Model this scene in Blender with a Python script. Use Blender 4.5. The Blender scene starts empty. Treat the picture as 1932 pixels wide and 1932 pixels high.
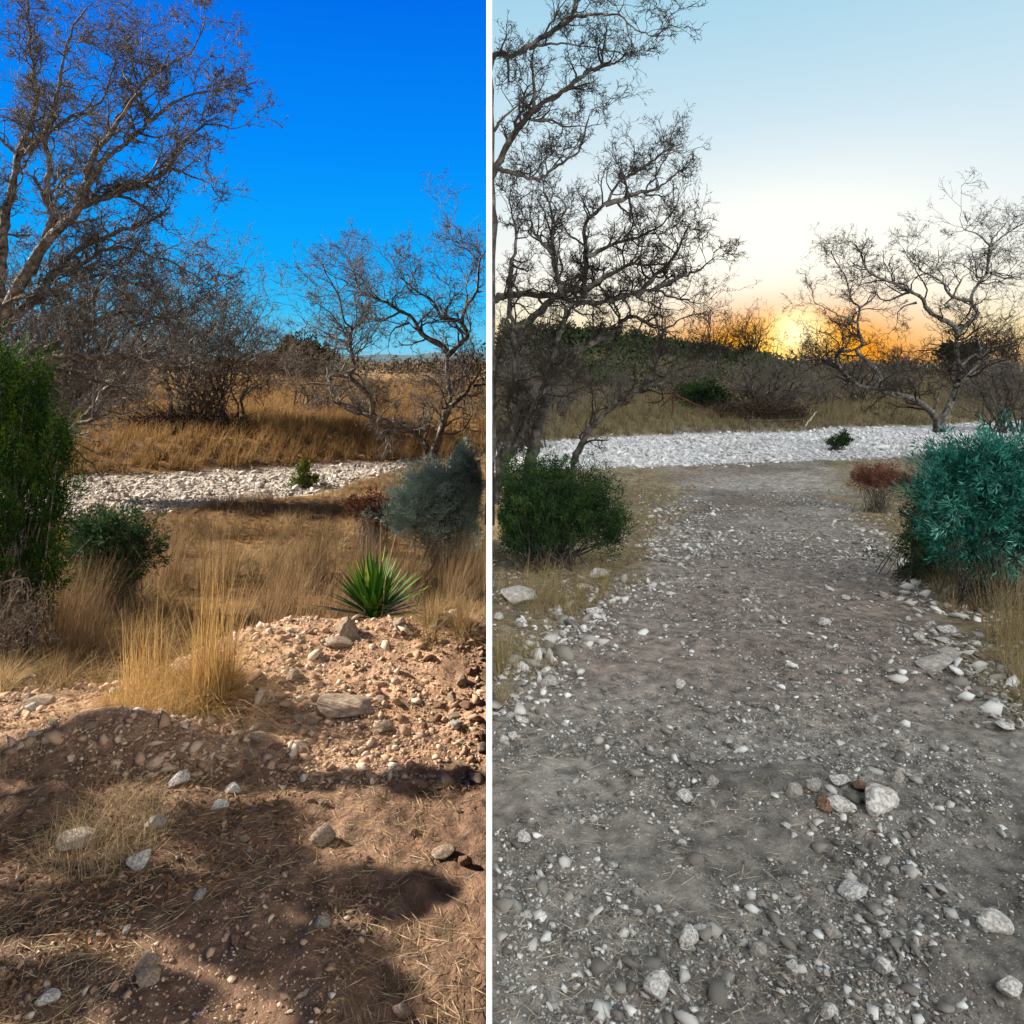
import bpy, math
import numpy as np
from mathutils import Vector, Matrix
SC = bpy.context.scene
COL = SC.collection
RNG = np.random.default_rng(11)
rad = math.radians

# ------------------------------------------------------------ camera
CAMZ = 1.6
K = 1.374/1932.0            # metres per photo pixel at one metre, photo taken as 1932 px wide
U0, V0 = 923.2, 684.0
cam = bpy.data.cameras.new('camera'); camo = bpy.data.objects.new('camera', cam); COL.objects.link(camo)
camo.location = (0, 0, CAMZ); camo.rotation_euler = (rad(90), 0, 0)
cam.sensor_width = 36; cam.lens = 36/1.374
cam.shift_x = 0.5 - U0/1932; cam.shift_y = -(0.5 - V0/1932)
cam.clip_start = 0.05; cam.clip_end = 6000
SC.camera = camo

# ------------------------------------------------------------ sun, sky, exposure
SC.view_settings.view_transform = 'Standard'; SC.view_settings.look = 'None'
SC.view_settings.gamma = 1; SC.view_settings.use_curve_mapping = False
EXPO = 1.0
SC.view_settings.exposure = EXPO
EG = 2**EXPO
SUN_DIR = Vector((-0.835, 0.235, 0.5)).normalized()
sl = bpy.data.lights.new('sun', 'SUN'); slo = bpy.data.objects.new('sun', sl); COL.objects.link(slo)
sl.energy = 5.0; sl.angle = rad(0.4); sl.color = (1, .89, .74)
slo.rotation_euler = SUN_DIR.to_track_quat('Z', 'Y').to_euler()
SC.cycles.use_adaptive_sampling = True
SC.cycles.max_bounces = 5; SC.cycles.diffuse_bounces = 1; SC.cycles.transparent_max_bounces = 4
SC.cycles.caustics_reflective = False; SC.cycles.caustics_refractive = False

def srgb(c):
    out = []
    for v in c:
        v = v/255.0
        out.append(v/12.92 if v <= .04045 else ((v+.055)/1.055)**2.4)
    return tuple(out)

W = bpy.data.worlds.new('World'); SC.world = W; W.use_nodes = True
nt = W.node_tree; N = nt.nodes; L = nt.links
N.clear()
def nn(t, **kw):
    n = N.new(t)
    for k_, v_ in kw.items(): setattr(n, k_, v_)
    return n
def mth(op, a, b=None, c=None):
    n = nn('ShaderNodeMath', operation=op)
    for i, v in enumerate((a, b, c)):
        if v is None: continue
        if isinstance(v, (int, float)): n.inputs[i].default_value = v
        else: L.new(v, n.inputs[i])
    return n.outputs[0]
def vdot(a, vec):
    n = nn('ShaderNodeVectorMath', operation='DOT_PRODUCT'); L.new(a, n.inputs[0]); n.inputs[1].default_value = vec
    return n.outputs['Value']
def wramp(fac, stops):
    r = nn('ShaderNodeValToRGB'); L.new(fac, r.inputs[0]); e = r.color_ramp.elements
    while len(e) < len(stops): e.new(0.5)
    for el, (p, c) in zip(e, stops): el.position = p; el.color = (*srgb(c), 1)
    return r.outputs[0]
def wmix(f, a, b, mode='MIX'):
    m = nn('ShaderNodeMix', data_type='RGBA', blend_type=mode)
    if isinstance(f, (int, float)): m.inputs[0].default_value = f
    else: L.new(f, m.inputs[0])
    for s, v in ((6, a), (7, b)):
        if isinstance(v, tuple): m.inputs[s].default_value = (*v, 1)
        else: L.new(v, m.inputs[s])
    return m.outputs[2]
tc = nn('ShaderNodeTexCoord'); nv = nn('ShaderNodeVectorMath', operation='NORMALIZE'); L.new(tc.outputs['Generated'], nv.inputs[0])
DIR = nv.outputs[0]
sx = nn('ShaderNodeSeparateXYZ'); L.new(DIR, sx.inputs[0])
Z = mth('MAXIMUM', sx.outputs[2], 0.0)
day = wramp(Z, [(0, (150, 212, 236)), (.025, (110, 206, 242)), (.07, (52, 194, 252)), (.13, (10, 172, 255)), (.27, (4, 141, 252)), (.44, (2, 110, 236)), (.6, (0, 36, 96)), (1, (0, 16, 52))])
dusk = wramp(Z, [(0, (252, 206, 140)), (.03, (253, 232, 170)), (.07, (253, 246, 218)), (.12, (250, 250, 244)), (.2, (230, 242, 247)), (.3, (204, 230, 243)), (.44, (166, 213, 236)), (.55, (120, 170, 205)), (.75, (52, 84, 116)), (1, (35, 60, 88))])
gd = Vector((0.405, 1, 0.035)).normalized()
az = mth('DIVIDE', sx.outputs[0], mth('MAXIMUM', sx.outputs[1], 0.02))
def gauss(a0, aw, z0, zw, amp):
    p = mth('POWER', mth('ABSOLUTE', mth('DIVIDE', mth('SUBTRACT', az, a0), aw)), 2.0)
    q = mth('POWER', mth('ABSOLUTE', mth('DIVIDE', mth('SUBTRACT', Z, z0), zw)), 2.0)
    return mth('MINIMUM', mth('MULTIPLY', mth('EXPONENT', mth('MULTIPLY', mth('ADD', p, q), -1.0)), amp), 1.0)
dusk = wmix(gauss(.40, .26, .12, .10, .9), dusk, (1.2, 1.16, 1.0))
dusk = wmix(gauss(.42, .40, -.01, .040, .95), dusk, (1.0, .60, .20))
dusk = wmix(gauss(.405, .18, 0.0, .066, 1.5), dusk, (1.05, .36, .012))
dusk = wmix(gauss(.402, .075, .018, .030, 1.1), dusk, (1.7, .86, .03))
dusk = wmix(gauss(.413, .035, .036, .026, .8), dusk, (1.9, 1.7, 1.0))
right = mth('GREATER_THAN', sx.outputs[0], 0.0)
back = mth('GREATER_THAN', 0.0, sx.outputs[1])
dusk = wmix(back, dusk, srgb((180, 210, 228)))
rear_fill = mth('MULTIPLY', mth('MINIMUM', mth('MAXIMUM', mth('MULTIPLY', mth('ADD', mth('MULTIPLY', sx.outputs[1], -1.0), -.35), 4.0), 0.0), 1.0), 1.0)
dusk = wmix(rear_fill, dusk, (4.2, 4.1, 3.92))  # unseen sky behind the camera, brightened to light the dusk ground
day = wmix(back, day, srgb((0, 28, 76)))  # unseen sky behind the sunny yard, darkened to deepen its shade
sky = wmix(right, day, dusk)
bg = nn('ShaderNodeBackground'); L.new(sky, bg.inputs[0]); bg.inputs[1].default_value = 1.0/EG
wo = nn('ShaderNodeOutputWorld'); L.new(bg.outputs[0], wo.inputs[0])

# ------------------------------------------------------------ helpers
def fbm(x, y, f=1.0, oct=4, seed=0):
    x = np.asarray(x, float); y = np.asarray(y, float); out = np.zeros(np.broadcast(x, y).shape); a = 1.0; tot = 0
    for o in range(oct):
        xs = x*f + 17.3*o + seed*7.7; ys = y*f - 9.1*o + seed*3.3
        xi = np.floor(xs); yi = np.floor(ys); fx = xs-xi; fy = ys-yi
        fx = fx*fx*(3-2*fx); fy = fy*fy*(3-2*fy)
        def h(i, j):
            v = np.sin(i*127.1 + j*311.7 + seed*74.7)*43758.5453
            return v - np.floor(v)
        out += a*((h(xi, yi)*(1-fx)+h(xi+1, yi)*fx)*(1-fy) + (h(xi, yi+1)*(1-fx)+h(xi+1, yi+1)*fx)*fy)
        tot += a; a *= .5; f *= 2.03
    return out/tot - .5
def sm(a, b, t):
    t = np.clip((np.asarray(t, float)-a)/(b-a), 0, 1); return t*t*(3-2*t)
def nrm(v):
    return v/np.maximum(np.linalg.norm(v, axis=-1, keepdims=True), 1e-9)

def creek_near(x, right): return np.where(right, 17.2+.27*np.clip(x, 0, 30), 16.2+.72*np.clip(x, -8, 0)+3.2*np.clip((x+3.0)/1.2, 0, 1)) + fbm(x, 0, .8, 3, 5)*.7
def creek_far(x, right): return np.where(right, 22.8+.38*np.clip(x, 0, 30), 19.0+.42*np.clip(x, -12, 0)) + fbm(x, 9, .6, 3, 6)*1.2
def mound(x, y):
    return .17*sm(-2.0, -1.0, x)*sm(3.0, 4.1, y)*(1-sm(4.15, 4.9, y))
def height(x, y):
    x = np.asarray(x, float); y = np.asarray(y, float); right = x >= 0
    yn = creek_near(x, right); yf = creek_far(x, right)
    lft = sm(-1.2, -2.1, x)*1.0 if False else np.clip((-1.2-x)/.9, 0, 1)
    hl = -.62*sm(4.1-1.0*lft, 6.2-.4*lft, y) - .18*sm(6.2, 11, y) + mound(x, y)
    hl = hl + .16*np.exp(-(((x+1.55)/.42)**2+((y-3.05)/.16)**2)) + .05*np.exp(-(((x+1.75)/.8)**2+((y-2.7)/.3)**2))
    u = x/np.maximum(y, .5)
    hr = -.9*sm(2.6, 15, y) + .10*sm(.36, .5, np.abs(u-.34)*1.0)*sm(3, 6, y)
    hr = hr + .07*np.exp(-(((x-1.28)/.35)**2+((y-2.75)/.22)**2))
    h = np.where(right, hr, hl)
    cz = np.where(right, -.92, -.84)
    h = h*(1-sm(yn-.7, yn+.2, y)) + cz*sm(yn-.7, yn+.2, y)
    bank = np.where(right, .55, .62)
    h = h + bank*sm(yf-.3, yf+2.6, y) + .25*sm(yf+3, yf+30, y)
    h = h + .5*fbm(x, y, .11, 3, 2)*sm(yf+1, yf+14, y)
    h = h + np.where(right, 3.6*np.exp(-((x-10)/22)**2)*sm(48, 92, y), 0)
    amp = np.where((y > yn) & (y < yf), .10, .07)
    h = h + amp*fbm(x, y, 1.1, 4, 1)*sm(0, 2, y) + .045*fbm(x, y, 5.5, 5, 3) + np.where(right, .022, .03)*fbm(x, y, 16, 3, 4)
    return h
def px(U, V, y):
    return np.array(((U-U0)*K*y, y, CAMZ-(V-V0)*K*y))
def hit(U, V):
    ys = np.concatenate([np.arange(1.2, 8, .01), np.arange(8, 60, .05), np.arange(60, 400, .5)])
    x = (U-U0)*K*ys; z = CAMZ-(V-V0)*K*ys
    d = z-height(x, ys); i = int(np.argmax(d < 0)) if (d < 0).any() else len(ys)-1
    return float(x[i]), float(ys[i]), float(height(x[i], ys[i]))

def mk(name, V, F, mat, parent=None, smooth=False, attrs=None, cols=None):
    """V (n,3); F list of (m,k) arrays -> one mesh object"""
    me = bpy.data.meshes.new(name); V = np.asarray(V, np.float32)
    F = [np.asarray(f) for f in (F if isinstance(F, list) else [F]) if len(f)]
    me.vertices.add(len(V)); me.vertices.foreach_set('co', V.ravel())
    lt = np.concatenate([np.full(len(f), f.shape[1]) for f in F]); li = np.concatenate([f.ravel() for f in F])
    me.loops.add(len(li)); me.loops.foreach_set('vertex_index', li.astype(np.int32))
    me.polygons.add(len(lt)); me.polygons.foreach_set('loop_start', np.concatenate([[0], np.cumsum(lt)[:-1]]).astype(np.int32))
    me.polygons.foreach_set('loop_total', lt.astype(np.int32))
    if smooth: me.polygons.foreach_set('use_smooth', np.ones(len(lt), bool))
    for k_, a in (attrs or {}).items():
        at = me.attributes.new(k_, 'FLOAT', 'FACE' if len(a) == len(lt) else 'POINT'); at.data.foreach_set('value', np.asarray(a, np.float32))
    if cols is not None:
        at = me.attributes.new('col', 'FLOAT_COLOR', 'POINT'); at.data.foreach_set('color', np.concatenate([cols, np.ones((len(cols), 1))], 1).astype(np.float32).ravel())
    me.materials.append(mat); me.update(calc_edges=True)
    o = bpy.data.objects.new(name, me); COL.objects.link(o)
    if parent: o.parent = parent
    return o
def tag(o, label=None, cat=None, group=None, kind=None):
    if label: o['label'] = label
    if cat: o['category'] = cat
    if group: o['group'] = group
    if kind: o['kind'] = kind
    return o
def empty(name, loc, label, cat, group=None):
    o = bpy.data.objects.new(name, None); COL.objects.link(o); o.location = loc; o.empty_display_size = .2
    return tag(o, label, cat, group)

# ---- materials
def material(name, stops, attr=None, nscale=6.0, nmix=.5, rough=.9, bump=0.0, bscale=40.0, trans=0.0, spec=.2, vcol=False, speck=None):
    m = bpy.data.materials.new(name); m.use_nodes = True; t = m.node_tree; n = t.nodes; l = t.links
    b = n['Principled BSDF']; b.inputs['Roughness'].default_value = rough; b.inputs['Specular IOR Level'].default_value = spec
    co = n.new('ShaderNodeTexCoord')
    nz = n.new('ShaderNodeTexNoise'); nz.inputs['Scale'].default_value = nscale; nz.inputs['Detail'].default_value = 6; l.new(co.outputs['Object'], nz.inputs[0])
    fac = nz.outputs[0]
    if attr:
        a = n.new('ShaderNodeAttribute'); a.attribute_name = attr
        mx = n.new('ShaderNodeMix'); mx.inputs[0].default_value = nmix; l.new(a.outputs['Fac'], mx.inputs[2]); l.new(fac, mx.inputs[3]); fac = mx.outputs[0]
    else:
        mr = n.new('ShaderNodeMapRange'); mr.inputs[1].default_value = .3; mr.inputs[2].default_value = .7; l.new(fac, mr.inputs[0]); fac = mr.outputs[0]
    r = n.new('ShaderNodeValToRGB'); l.new(fac, r.inputs[0]); e = r.color_ramp.elements
    while len(e) < len(stops): e.new(.5)
    for el, (p, c) in zip(e, stops): el.position = p; el.color = (*c, 1)
    c = r.outputs[0]
    if vcol:
        v = n.new('ShaderNodeAttribute'); v.attribute_name = 'col'
        mm = n.new('ShaderNodeMix'); mm.data_type = 'RGBA'; mm.blend_type = 'MULTIPLY'; mm.inputs[0].default_value = 1
        l.new(v.outputs['Color'], mm.inputs[6]); l.new(c, mm.inputs[7]); c = mm.outputs[2]
    if speck:
        sc_, thr, colr, amt = speck
        vo = n.new('ShaderNodeTexVoronoi'); vo.inputs['Scale'].default_value = sc_; l.new(co.outputs['Object'], vo.inputs['Vector'])
        sp = n.new('ShaderNodeSeparateColor'); l.new(vo.outputs['Color'], sp.inputs[0])
        g = n.new('ShaderNodeMath'); g.operation = 'LESS_THAN'; l.new(sp.outputs[0], g.inputs[0]); g.inputs[1].default_value = thr
        d = n.new('ShaderNodeMath'); d.operation = 'LESS_THAN'; l.new(vo.outputs['Distance'], d.inputs[0]); d.inputs[1].default_value = .42
        q = n.new('ShaderNodeMath'); q.operation = 'MULTIPLY'; l.new(g.outputs[0], q.inputs[0]); l.new(d.outputs[0], q.inputs[1])
        ga = n.new('ShaderNodeAttribute'); ga.attribute_name = 'grv'
        q2 = n.new('ShaderNodeMath'); q2.operation = 'MULTIPLY'; l.new(q.outputs[0], q2.inputs[0]); l.new(ga.outputs['Fac'], q2.inputs[1])
        q3 = n.new('ShaderNodeMath'); q3.operation = 'MULTIPLY'; l.new(q2.outputs[0], q3.inputs[0]); q3.inputs[1].default_value = amt
        mm = n.new('ShaderNodeMix'); mm.data_type = 'RGBA'; l.new(q3.outputs[0], mm.inputs[0]); l.new(c, mm.inputs[6])
        va = n.new('ShaderNodeMix'); va.data_type = 'RGBA'; l.new(sp.outputs[1], va.inputs[0]); va.inputs[6].default_value = (*[v*.5 for v in colr], 1); va.inputs[7].default_value = (*colr, 1)
        l.new(va.outputs[2], mm.inputs[7]); c = mm.outputs[2]
    l.new(c, b.inputs['Base Color'])
    if bump:
        n2 = n.new('ShaderNodeTexNoise'); n2.inputs['Scale'].default_value = bscale; n2.inputs['Detail'].default_value = 8; n2.inputs['Roughness'].default_value = .65; l.new(co.outputs['Object'], n2.inputs[0])
        bp = n.new('ShaderNodeBump'); bp.inputs['Strength'].default_value = min(1, bump); bp.inputs['Distance'].default_value = .02*max(1, bump); l.new(n2.outputs[0], bp.inputs['Height']); l.new(bp.outputs[0], b.inputs['Normal'])
    if trans:
        tr = n.new('ShaderNodeBsdfTranslucent'); l.new(c, tr.inputs[0]); ms = n.new('ShaderNodeMixShader'); ms.inputs[0].default_value = trans
        l.new(b.outputs[0], ms.inputs[1]); l.new(tr.outputs[0], ms.inputs[2]); l.new(ms.outputs[0], n['Material Output'].inputs[0])
    return m
M = {}
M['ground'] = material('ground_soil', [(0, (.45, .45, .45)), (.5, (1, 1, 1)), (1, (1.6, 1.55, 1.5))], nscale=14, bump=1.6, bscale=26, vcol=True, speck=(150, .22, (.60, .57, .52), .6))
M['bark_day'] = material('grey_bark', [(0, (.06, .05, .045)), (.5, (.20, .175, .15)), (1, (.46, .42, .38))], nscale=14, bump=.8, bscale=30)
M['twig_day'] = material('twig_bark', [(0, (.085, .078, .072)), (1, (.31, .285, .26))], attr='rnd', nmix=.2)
M['bark_dusk'] = material('dusk_dimmed_bark', [(0, (.022, .020, .018)), (.5, (.06, .054, .047)), (1, (.15, .14, .125))], nscale=9, bump=.8, bscale=30)  # bark dimmed in colour to offset light from the bright rear sky
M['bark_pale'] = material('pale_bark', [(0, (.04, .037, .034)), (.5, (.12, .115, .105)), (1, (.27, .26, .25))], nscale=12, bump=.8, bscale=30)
M['twig_dusk'] = material('dusk_dimmed_twig_bark', [(0, (.018, .015, .013)), (1, (.055, .044, .036))], attr='rnd', nmix=.2)  # twigs dimmed in colour likewise, against the rear sky's light
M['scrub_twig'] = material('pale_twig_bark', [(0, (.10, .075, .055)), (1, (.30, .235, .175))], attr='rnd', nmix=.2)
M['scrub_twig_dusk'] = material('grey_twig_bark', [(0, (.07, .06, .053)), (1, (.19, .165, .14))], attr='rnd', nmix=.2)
M['gold'] = material('golden_grass', [(0, (.12, .08, .04)), (.45, (.42, .28, .13)), (1, (.80, .63, .36))], attr='rnd', nmix=.15, trans=.3)
M['gold_tall'] = material('tall_golden_grass', [(0, (.34, .18, .06)), (.5, (.62, .38, .13)), (1, (.80, .62, .32))], attr='rnd', nmix=.15, trans=.3)
M['stalk'] = material('red_stalk', [(0, (.12, .075, .04)), (.6, (.42, .27, .14)), (1, (.68, .50, .30))], attr='rnd', nmix=.1, trans=.25)
M['gold_dusk'] = material('dull_grass', [(0, (.15, .12, .05)), (.5, (.34, .26, .12)), (1, (.58, .46, .26))], attr='rnd', nmix=.3, nscale=1.5, trans=.3)
M['field_day'] = material('field_grass', [(0, (.12, .065, .035)), (.45, (.36, .22, .09)), (1, (.62, .44, .20))], attr='rnd', nmix=.5, nscale=.7, trans=.3)
M['field_dusk'] = material('olive_field_grass', [(0, (.09, .075, .04)), (.45, (.22, .175, .09)), (1, (.50, .41, .25))], attr='rnd', nmix=.5, nscale=.7, trans=.3)
M['straw'] = material('straw', [(0, (.25, .17, .08)), (1, (.62, .48, .30))], attr='rnd', nmix=0)
M['straw_dusk'] = material('grey_straw', [(0, (.25, .20, .14)), (1, (.62, .54, .42))], attr='rnd', nmix=0)
M['litter'] = material('dry_leaves', [(0, (.10, .05, .025)), (.7, (.30, .15, .08)), (1, (.50, .30, .18))], attr='rnd', nmix=0)
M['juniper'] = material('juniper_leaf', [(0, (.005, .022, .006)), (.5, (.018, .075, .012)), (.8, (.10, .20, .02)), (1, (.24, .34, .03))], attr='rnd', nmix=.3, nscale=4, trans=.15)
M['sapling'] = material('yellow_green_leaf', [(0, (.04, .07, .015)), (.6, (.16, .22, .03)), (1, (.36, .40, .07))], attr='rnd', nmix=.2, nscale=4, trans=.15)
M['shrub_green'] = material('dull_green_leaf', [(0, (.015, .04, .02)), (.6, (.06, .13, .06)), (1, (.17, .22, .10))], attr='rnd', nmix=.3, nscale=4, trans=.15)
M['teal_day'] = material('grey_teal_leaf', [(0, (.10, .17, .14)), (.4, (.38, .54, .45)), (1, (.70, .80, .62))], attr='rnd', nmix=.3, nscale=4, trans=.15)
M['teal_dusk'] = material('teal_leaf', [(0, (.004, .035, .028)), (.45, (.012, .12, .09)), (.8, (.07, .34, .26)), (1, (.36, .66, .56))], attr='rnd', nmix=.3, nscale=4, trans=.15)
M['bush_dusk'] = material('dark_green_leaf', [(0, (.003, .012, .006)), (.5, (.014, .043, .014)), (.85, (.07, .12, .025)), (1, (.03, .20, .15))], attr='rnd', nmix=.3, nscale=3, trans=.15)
M['russet'] = material('russet_leaf', [(0, (.07, .025, .015)), (1, (.32, .14, .09))], attr='rnd', nmix=.2)
M['yucca'] = material('yucca_leaf', [(0, (.02, .08, .01)), (.6, (.10, .28, .025)), (1, (.50, .58, .06))], attr='rnd', nmix=.1, rough=.5, spec=.4)
M['cedar'] = material('far_cedar_leaf', [(0, (.012, .02, .008)), (1, (.055, .075, .03))], attr='rnd', nmix=.3, nscale=.6)
M['scrub_far'] = material('far_scrub', [(0, (.06, .045, .03)), (1, (.17, .135, .085))], attr='rnd', nmix=.4, nscale=.2)
M['stone_day'] = material('pink_limestone', [(0, (.34, .22, .15)), (.5, (.55, .42, .31)), (1, (.72, .64, .55))], nscale=5, bump=.8, bscale=24)
M['stone_brown'] = material('brown_stone', [(0, (.22, .11, .07)), (.6, (.40, .24, .16)), (1, (.58, .42, .32))], nscale=5, bump=.8, bscale=24)
M['stone_dusk'] = material('grey_limestone', [(0, (.32, .28, .24)), (.5, (.58, .53, .48)), (1, (.80, .78, .75))], nscale=4, bump=.8, bscale=24)
M['stone_white'] = material('white_limestone', [(0, (.26, .23, .20)), (.4, (.55, .52, .48)), (.75, (.80, .78, .75)), (1, (.90, .89, .87))], nscale=5, bump=.6, bscale=24)
M['rubble_day'] = material('rubble', [(0, (.32, .19, .125)), (.55, (.56, .38, .26)), (1, (.84, .72, .58))], attr='rnd', nmix=.1)
M['rubble_dusk'] = material('gravel', [(0, (.10, .09, .08)), (.45, (.28, .26, .23)), (.7, (.62, .60, .56)), (1, (.90, .90, .88))], attr='rnd', nmix=.1)
M['cobble_day'] = material('white_cobble', [(0, (.30, .25, .21)), (.5, (.58, .53, .48)), (1, (.82, .78, .73))], attr='rnd', nmix=.1)
M['cobble_dusk'] = material('pale_cobble', [(0, (.30, .29, .28)), (.4, (.70, .70, .70)), (1, (.90, .90, .90))], attr='rnd', nmix=.1)
M['wood'] = material('weathered_wood', [(0, (.28, .24, .20)), (1, (.55, .50, .45))], nscale=14, bump=.4)
M['rust'] = material('rusty_pipe', [(0, (.05, .02, .015)), (1, (.12, .045, .03))], nscale=14)
M['brush'] = material('dark_brush', [(0, (.02, .014, .01)), (1, (.12, .08, .055))], attr='rnd', nmix=.2)
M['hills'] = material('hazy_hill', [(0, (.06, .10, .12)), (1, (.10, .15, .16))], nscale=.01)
M['light_baffle'] = material('dark_baffle', [(0, (.07, .05, .04)), (1, (.10, .07, .055))], nscale=2)  # dark faces of the added wall, to limit bounce into the sunny side's shade
M['white'] = material('white_paint', [(0, (.86, .86, .86)), (1, (.88, .88, .88))], nscale=2, rough=.5)

# ------------------------------------------------------------ ground sheets (the yard is cleared on the right of the added partition only)
def ground(sign):
    ys = np.concatenate([np.linspace(-8, .8, 14), np.geomspace(.9, 3000, 760)])
    t = np.concatenate([np.linspace(0, .8, 330), np.geomspace(.805, 4, 60)])
    Y, T = np.meshgrid(ys, t, indexing='ij')
    X = sign*T*(np.maximum(Y, 0)+.9)
    Xh = np.where(X == 0, sign*1e-4, X)
    H = height(Xh, Y); right = Xh >= 0
    yn = creek_near(Xh, right); yf = creek_far(Xh, right)
    n1 = fbm(Xh, Y, .9, 5, 21)[..., None]; n2 = fbm(Xh, Y, 4, 4, 22)[..., None]
    c = lambda *v: np.array(v)
    def mix(a, b, f): return a*(1-f)+b*f
    if sign < 0:
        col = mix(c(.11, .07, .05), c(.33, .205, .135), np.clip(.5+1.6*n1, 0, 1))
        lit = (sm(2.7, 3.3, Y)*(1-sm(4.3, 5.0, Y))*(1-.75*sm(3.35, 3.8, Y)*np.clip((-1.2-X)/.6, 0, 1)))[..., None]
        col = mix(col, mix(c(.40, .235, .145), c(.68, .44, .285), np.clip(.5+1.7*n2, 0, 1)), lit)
        g = sm(4.6, 5.6, Y)[..., None]
        col = mix(col, mix(c(.12, .065, .03), c(.30, .17, .07), np.clip(.5+1.5*n1, 0, 1)), g)
        far = mix(c(.17, .10, .05), c(.46, .30, .14), np.clip(.5+1.8*n1+.8*n2, 0, 1)); cr = mix(c(.34, .28, .22), c(.66, .60, .54), np.clip(.6+2.0*n2, 0, 1))
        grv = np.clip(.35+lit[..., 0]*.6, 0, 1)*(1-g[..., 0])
    else:
        col = mix(c(.165, .150, .130), c(.40, .368, .325), np.clip(.5+1.9*n1+.9*n2, 0, 1))
        col = mix(col, c(.21, .155, .125), np.clip(2.2*fbm(Xh, Y, .7, 4, 33)+.1, 0, .75)[..., None])
        col = mix(col, c(.32, .25, .215), np.clip(sm(3.0, 4.0, Y)*(1-sm(8, 12, Y))*.5, 0, 1)[..., None])
        U = X/np.maximum(Y, .5)
        yy = np.maximum(Y, .5)
        el = np.interp(Y, [2.5, 3.3, 4.4, 6, 9, 14, 17], [-1, .0, .10, .20, .235, .26, .26]); er = np.interp(Y, [2.5, 3.3, 4.4, 6, 9, 14, 17], [2, .72, .62, .56, .51, .46, .46])
        d = fbm(Xh, Y, 2.5, 3, 30)*.12
        side = np.clip(sm(.02, -.03, U-el+d)+sm(-.02, .03, U-er+d), 0, 1)[..., None]
        col = mix(col, mix(c(.16, .12, .06), c(.32, .25, .14), np.clip(.5+1.6*n2, 0, 1)), side*.8)
        far = mix(c(.09, .08, .04), c(.27, .215, .11), np.clip(.5+1.8*n1, 0, 1)); cr = mix(c(.36, .35, .34), c(.74, .74, .76), np.clip(.7+2.0*n2, 0, 1))
        grv = 1-side[..., 0]*.7
    fc = sm(0, 1.5, Y-yf)[..., None]
    incr = (sm(-.35, .15, Y-yn+.5*n2[..., 0])*(1-sm(-.1, .4, Y-yf)))[..., None]
    col = mix(col, far, fc); col = mix(col, cr, incr)
    grv = grv*(1-fc[..., 0])*(1-incr[..., 0])
    distf = sm(30, 120, Y)[..., None]
    col = mix(col, (c(.42, .29, .13) if sign < 0 else c(.17, .145, .085)), distf*.7)
    nr, nc = Y.shape; idx = np.arange(nr*nc).reshape(nr, nc)
    F = np.stack([idx[:-1, :-1], idx[:-1, 1:], idx[1:, 1:], idx[1:, :-1]], -1).reshape(-1, 4)
    if sign < 0: F = F[:, ::-1]
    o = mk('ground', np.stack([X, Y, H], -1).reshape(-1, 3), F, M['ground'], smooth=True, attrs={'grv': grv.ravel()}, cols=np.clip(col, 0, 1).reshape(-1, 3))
    tag(o, kind='structure')
ground(-1); ground(1)

# ------------------------------------------------------------ added wedge wall between the yards, keeps sun off dusk side; white sloping end
def partition():
    def wedge(profile, f, name, mat, parent):
        n = len(profile); V = []
        for s in (-1, 1):
            for (y, z) in profile: V.append((s*f*y, y, z))
        F4 = [(i, (i+1) % n, n+(i+1) % n, n+i) for i in range(n)]
        return mk(name, V, [np.array(F4), np.array([list(range(n))[::-1]]), np.array([list(range(n, 2*n))])], mat, parent)
    p = empty('light_divider', (0, 0, 0), 'added tall wall parting the light of the sunny yard and the dusk yard, with thin white end edge', 'wall')
    HW = 0.003755
    pan = wedge([(.99, -.15), (150, -1.6), (150, 62), (78.81, 62)], HW*.9, 'light_baffle', M['light_baffle'], p)
    pan.data.materials.append(M['white'])  # dusk face whitened to bounce sky light onto that ground
    for f in pan.data.polygons:
        if len(f.vertices) == 4 and f.index == len(pan.data.polygons)-1: f.material_index = 1
    rear = mk('light_baffle', [(sx_*.02, y_, z_) for sx_ in (-1, 1) for y_, z_ in ((-.125, -.3), (-60, -.3), (-60, 40), (-1, 40), (-.125, 39))],  # unseen rear wall added to stop dusk sky spilling onto the sunny side
              [np.array([(k_, (k_+1) % 5, 5+(k_+1) % 5, 5+k_) for k_ in range(5)]), np.array([[4, 3, 2, 1, 0], [5, 6, 7, 8, 9]])], M['light_baffle'], p)
    up_ = mk('light_baffle', [(sx_*.02, y_, z_) for sx_ in (-1, 1) for y_, z_ in ((-.12, 1.9), (10.7, 7.93), (70, 55.4), (70, 64), (-.12, 64))],  # unseen panel above the view, added to block sky spill over the wall
             [np.array([(k_, (k_+1) % 5, 5+(k_+1) % 5, 5+k_) for k_ in range(5)]), np.array([[4, 3, 2, 1, 0], [5, 6, 7, 8, 9]])], M['light_baffle'], p)
    up_.data.materials.append(M['white']); up_.data.polygons[6].material_index = 1  # dusk sides of both unseen pieces made white as reflectors
    rear.data.materials.append(M['white']); rear.data.polygons[6].material_index = 1
    t = np.geomspace(.62, 78.5, 70); z = (t-.62)*.8-.15; V = []       # added white edge for the dividing strip, sloped to catch sun, in short lengths
    for y_, z_ in zip(t, z):
        w = HW*y_; V += [(-w, y_, z_), (w, y_, z_), (w, y_+.05, z_-.28), (-w, y_+.05, z_-.28)]
    i_ = (np.arange(69)*4)[:, None]
    F = np.concatenate([i_+np.array([[a, b, b+4, a+4]]) for a, b in ((0, 1), (1, 2), (2, 3), (3, 0))])
    mk('end_cap', V, [F, np.array([[3, 2, 1, 0]])], M['white'], p)
partition()

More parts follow.
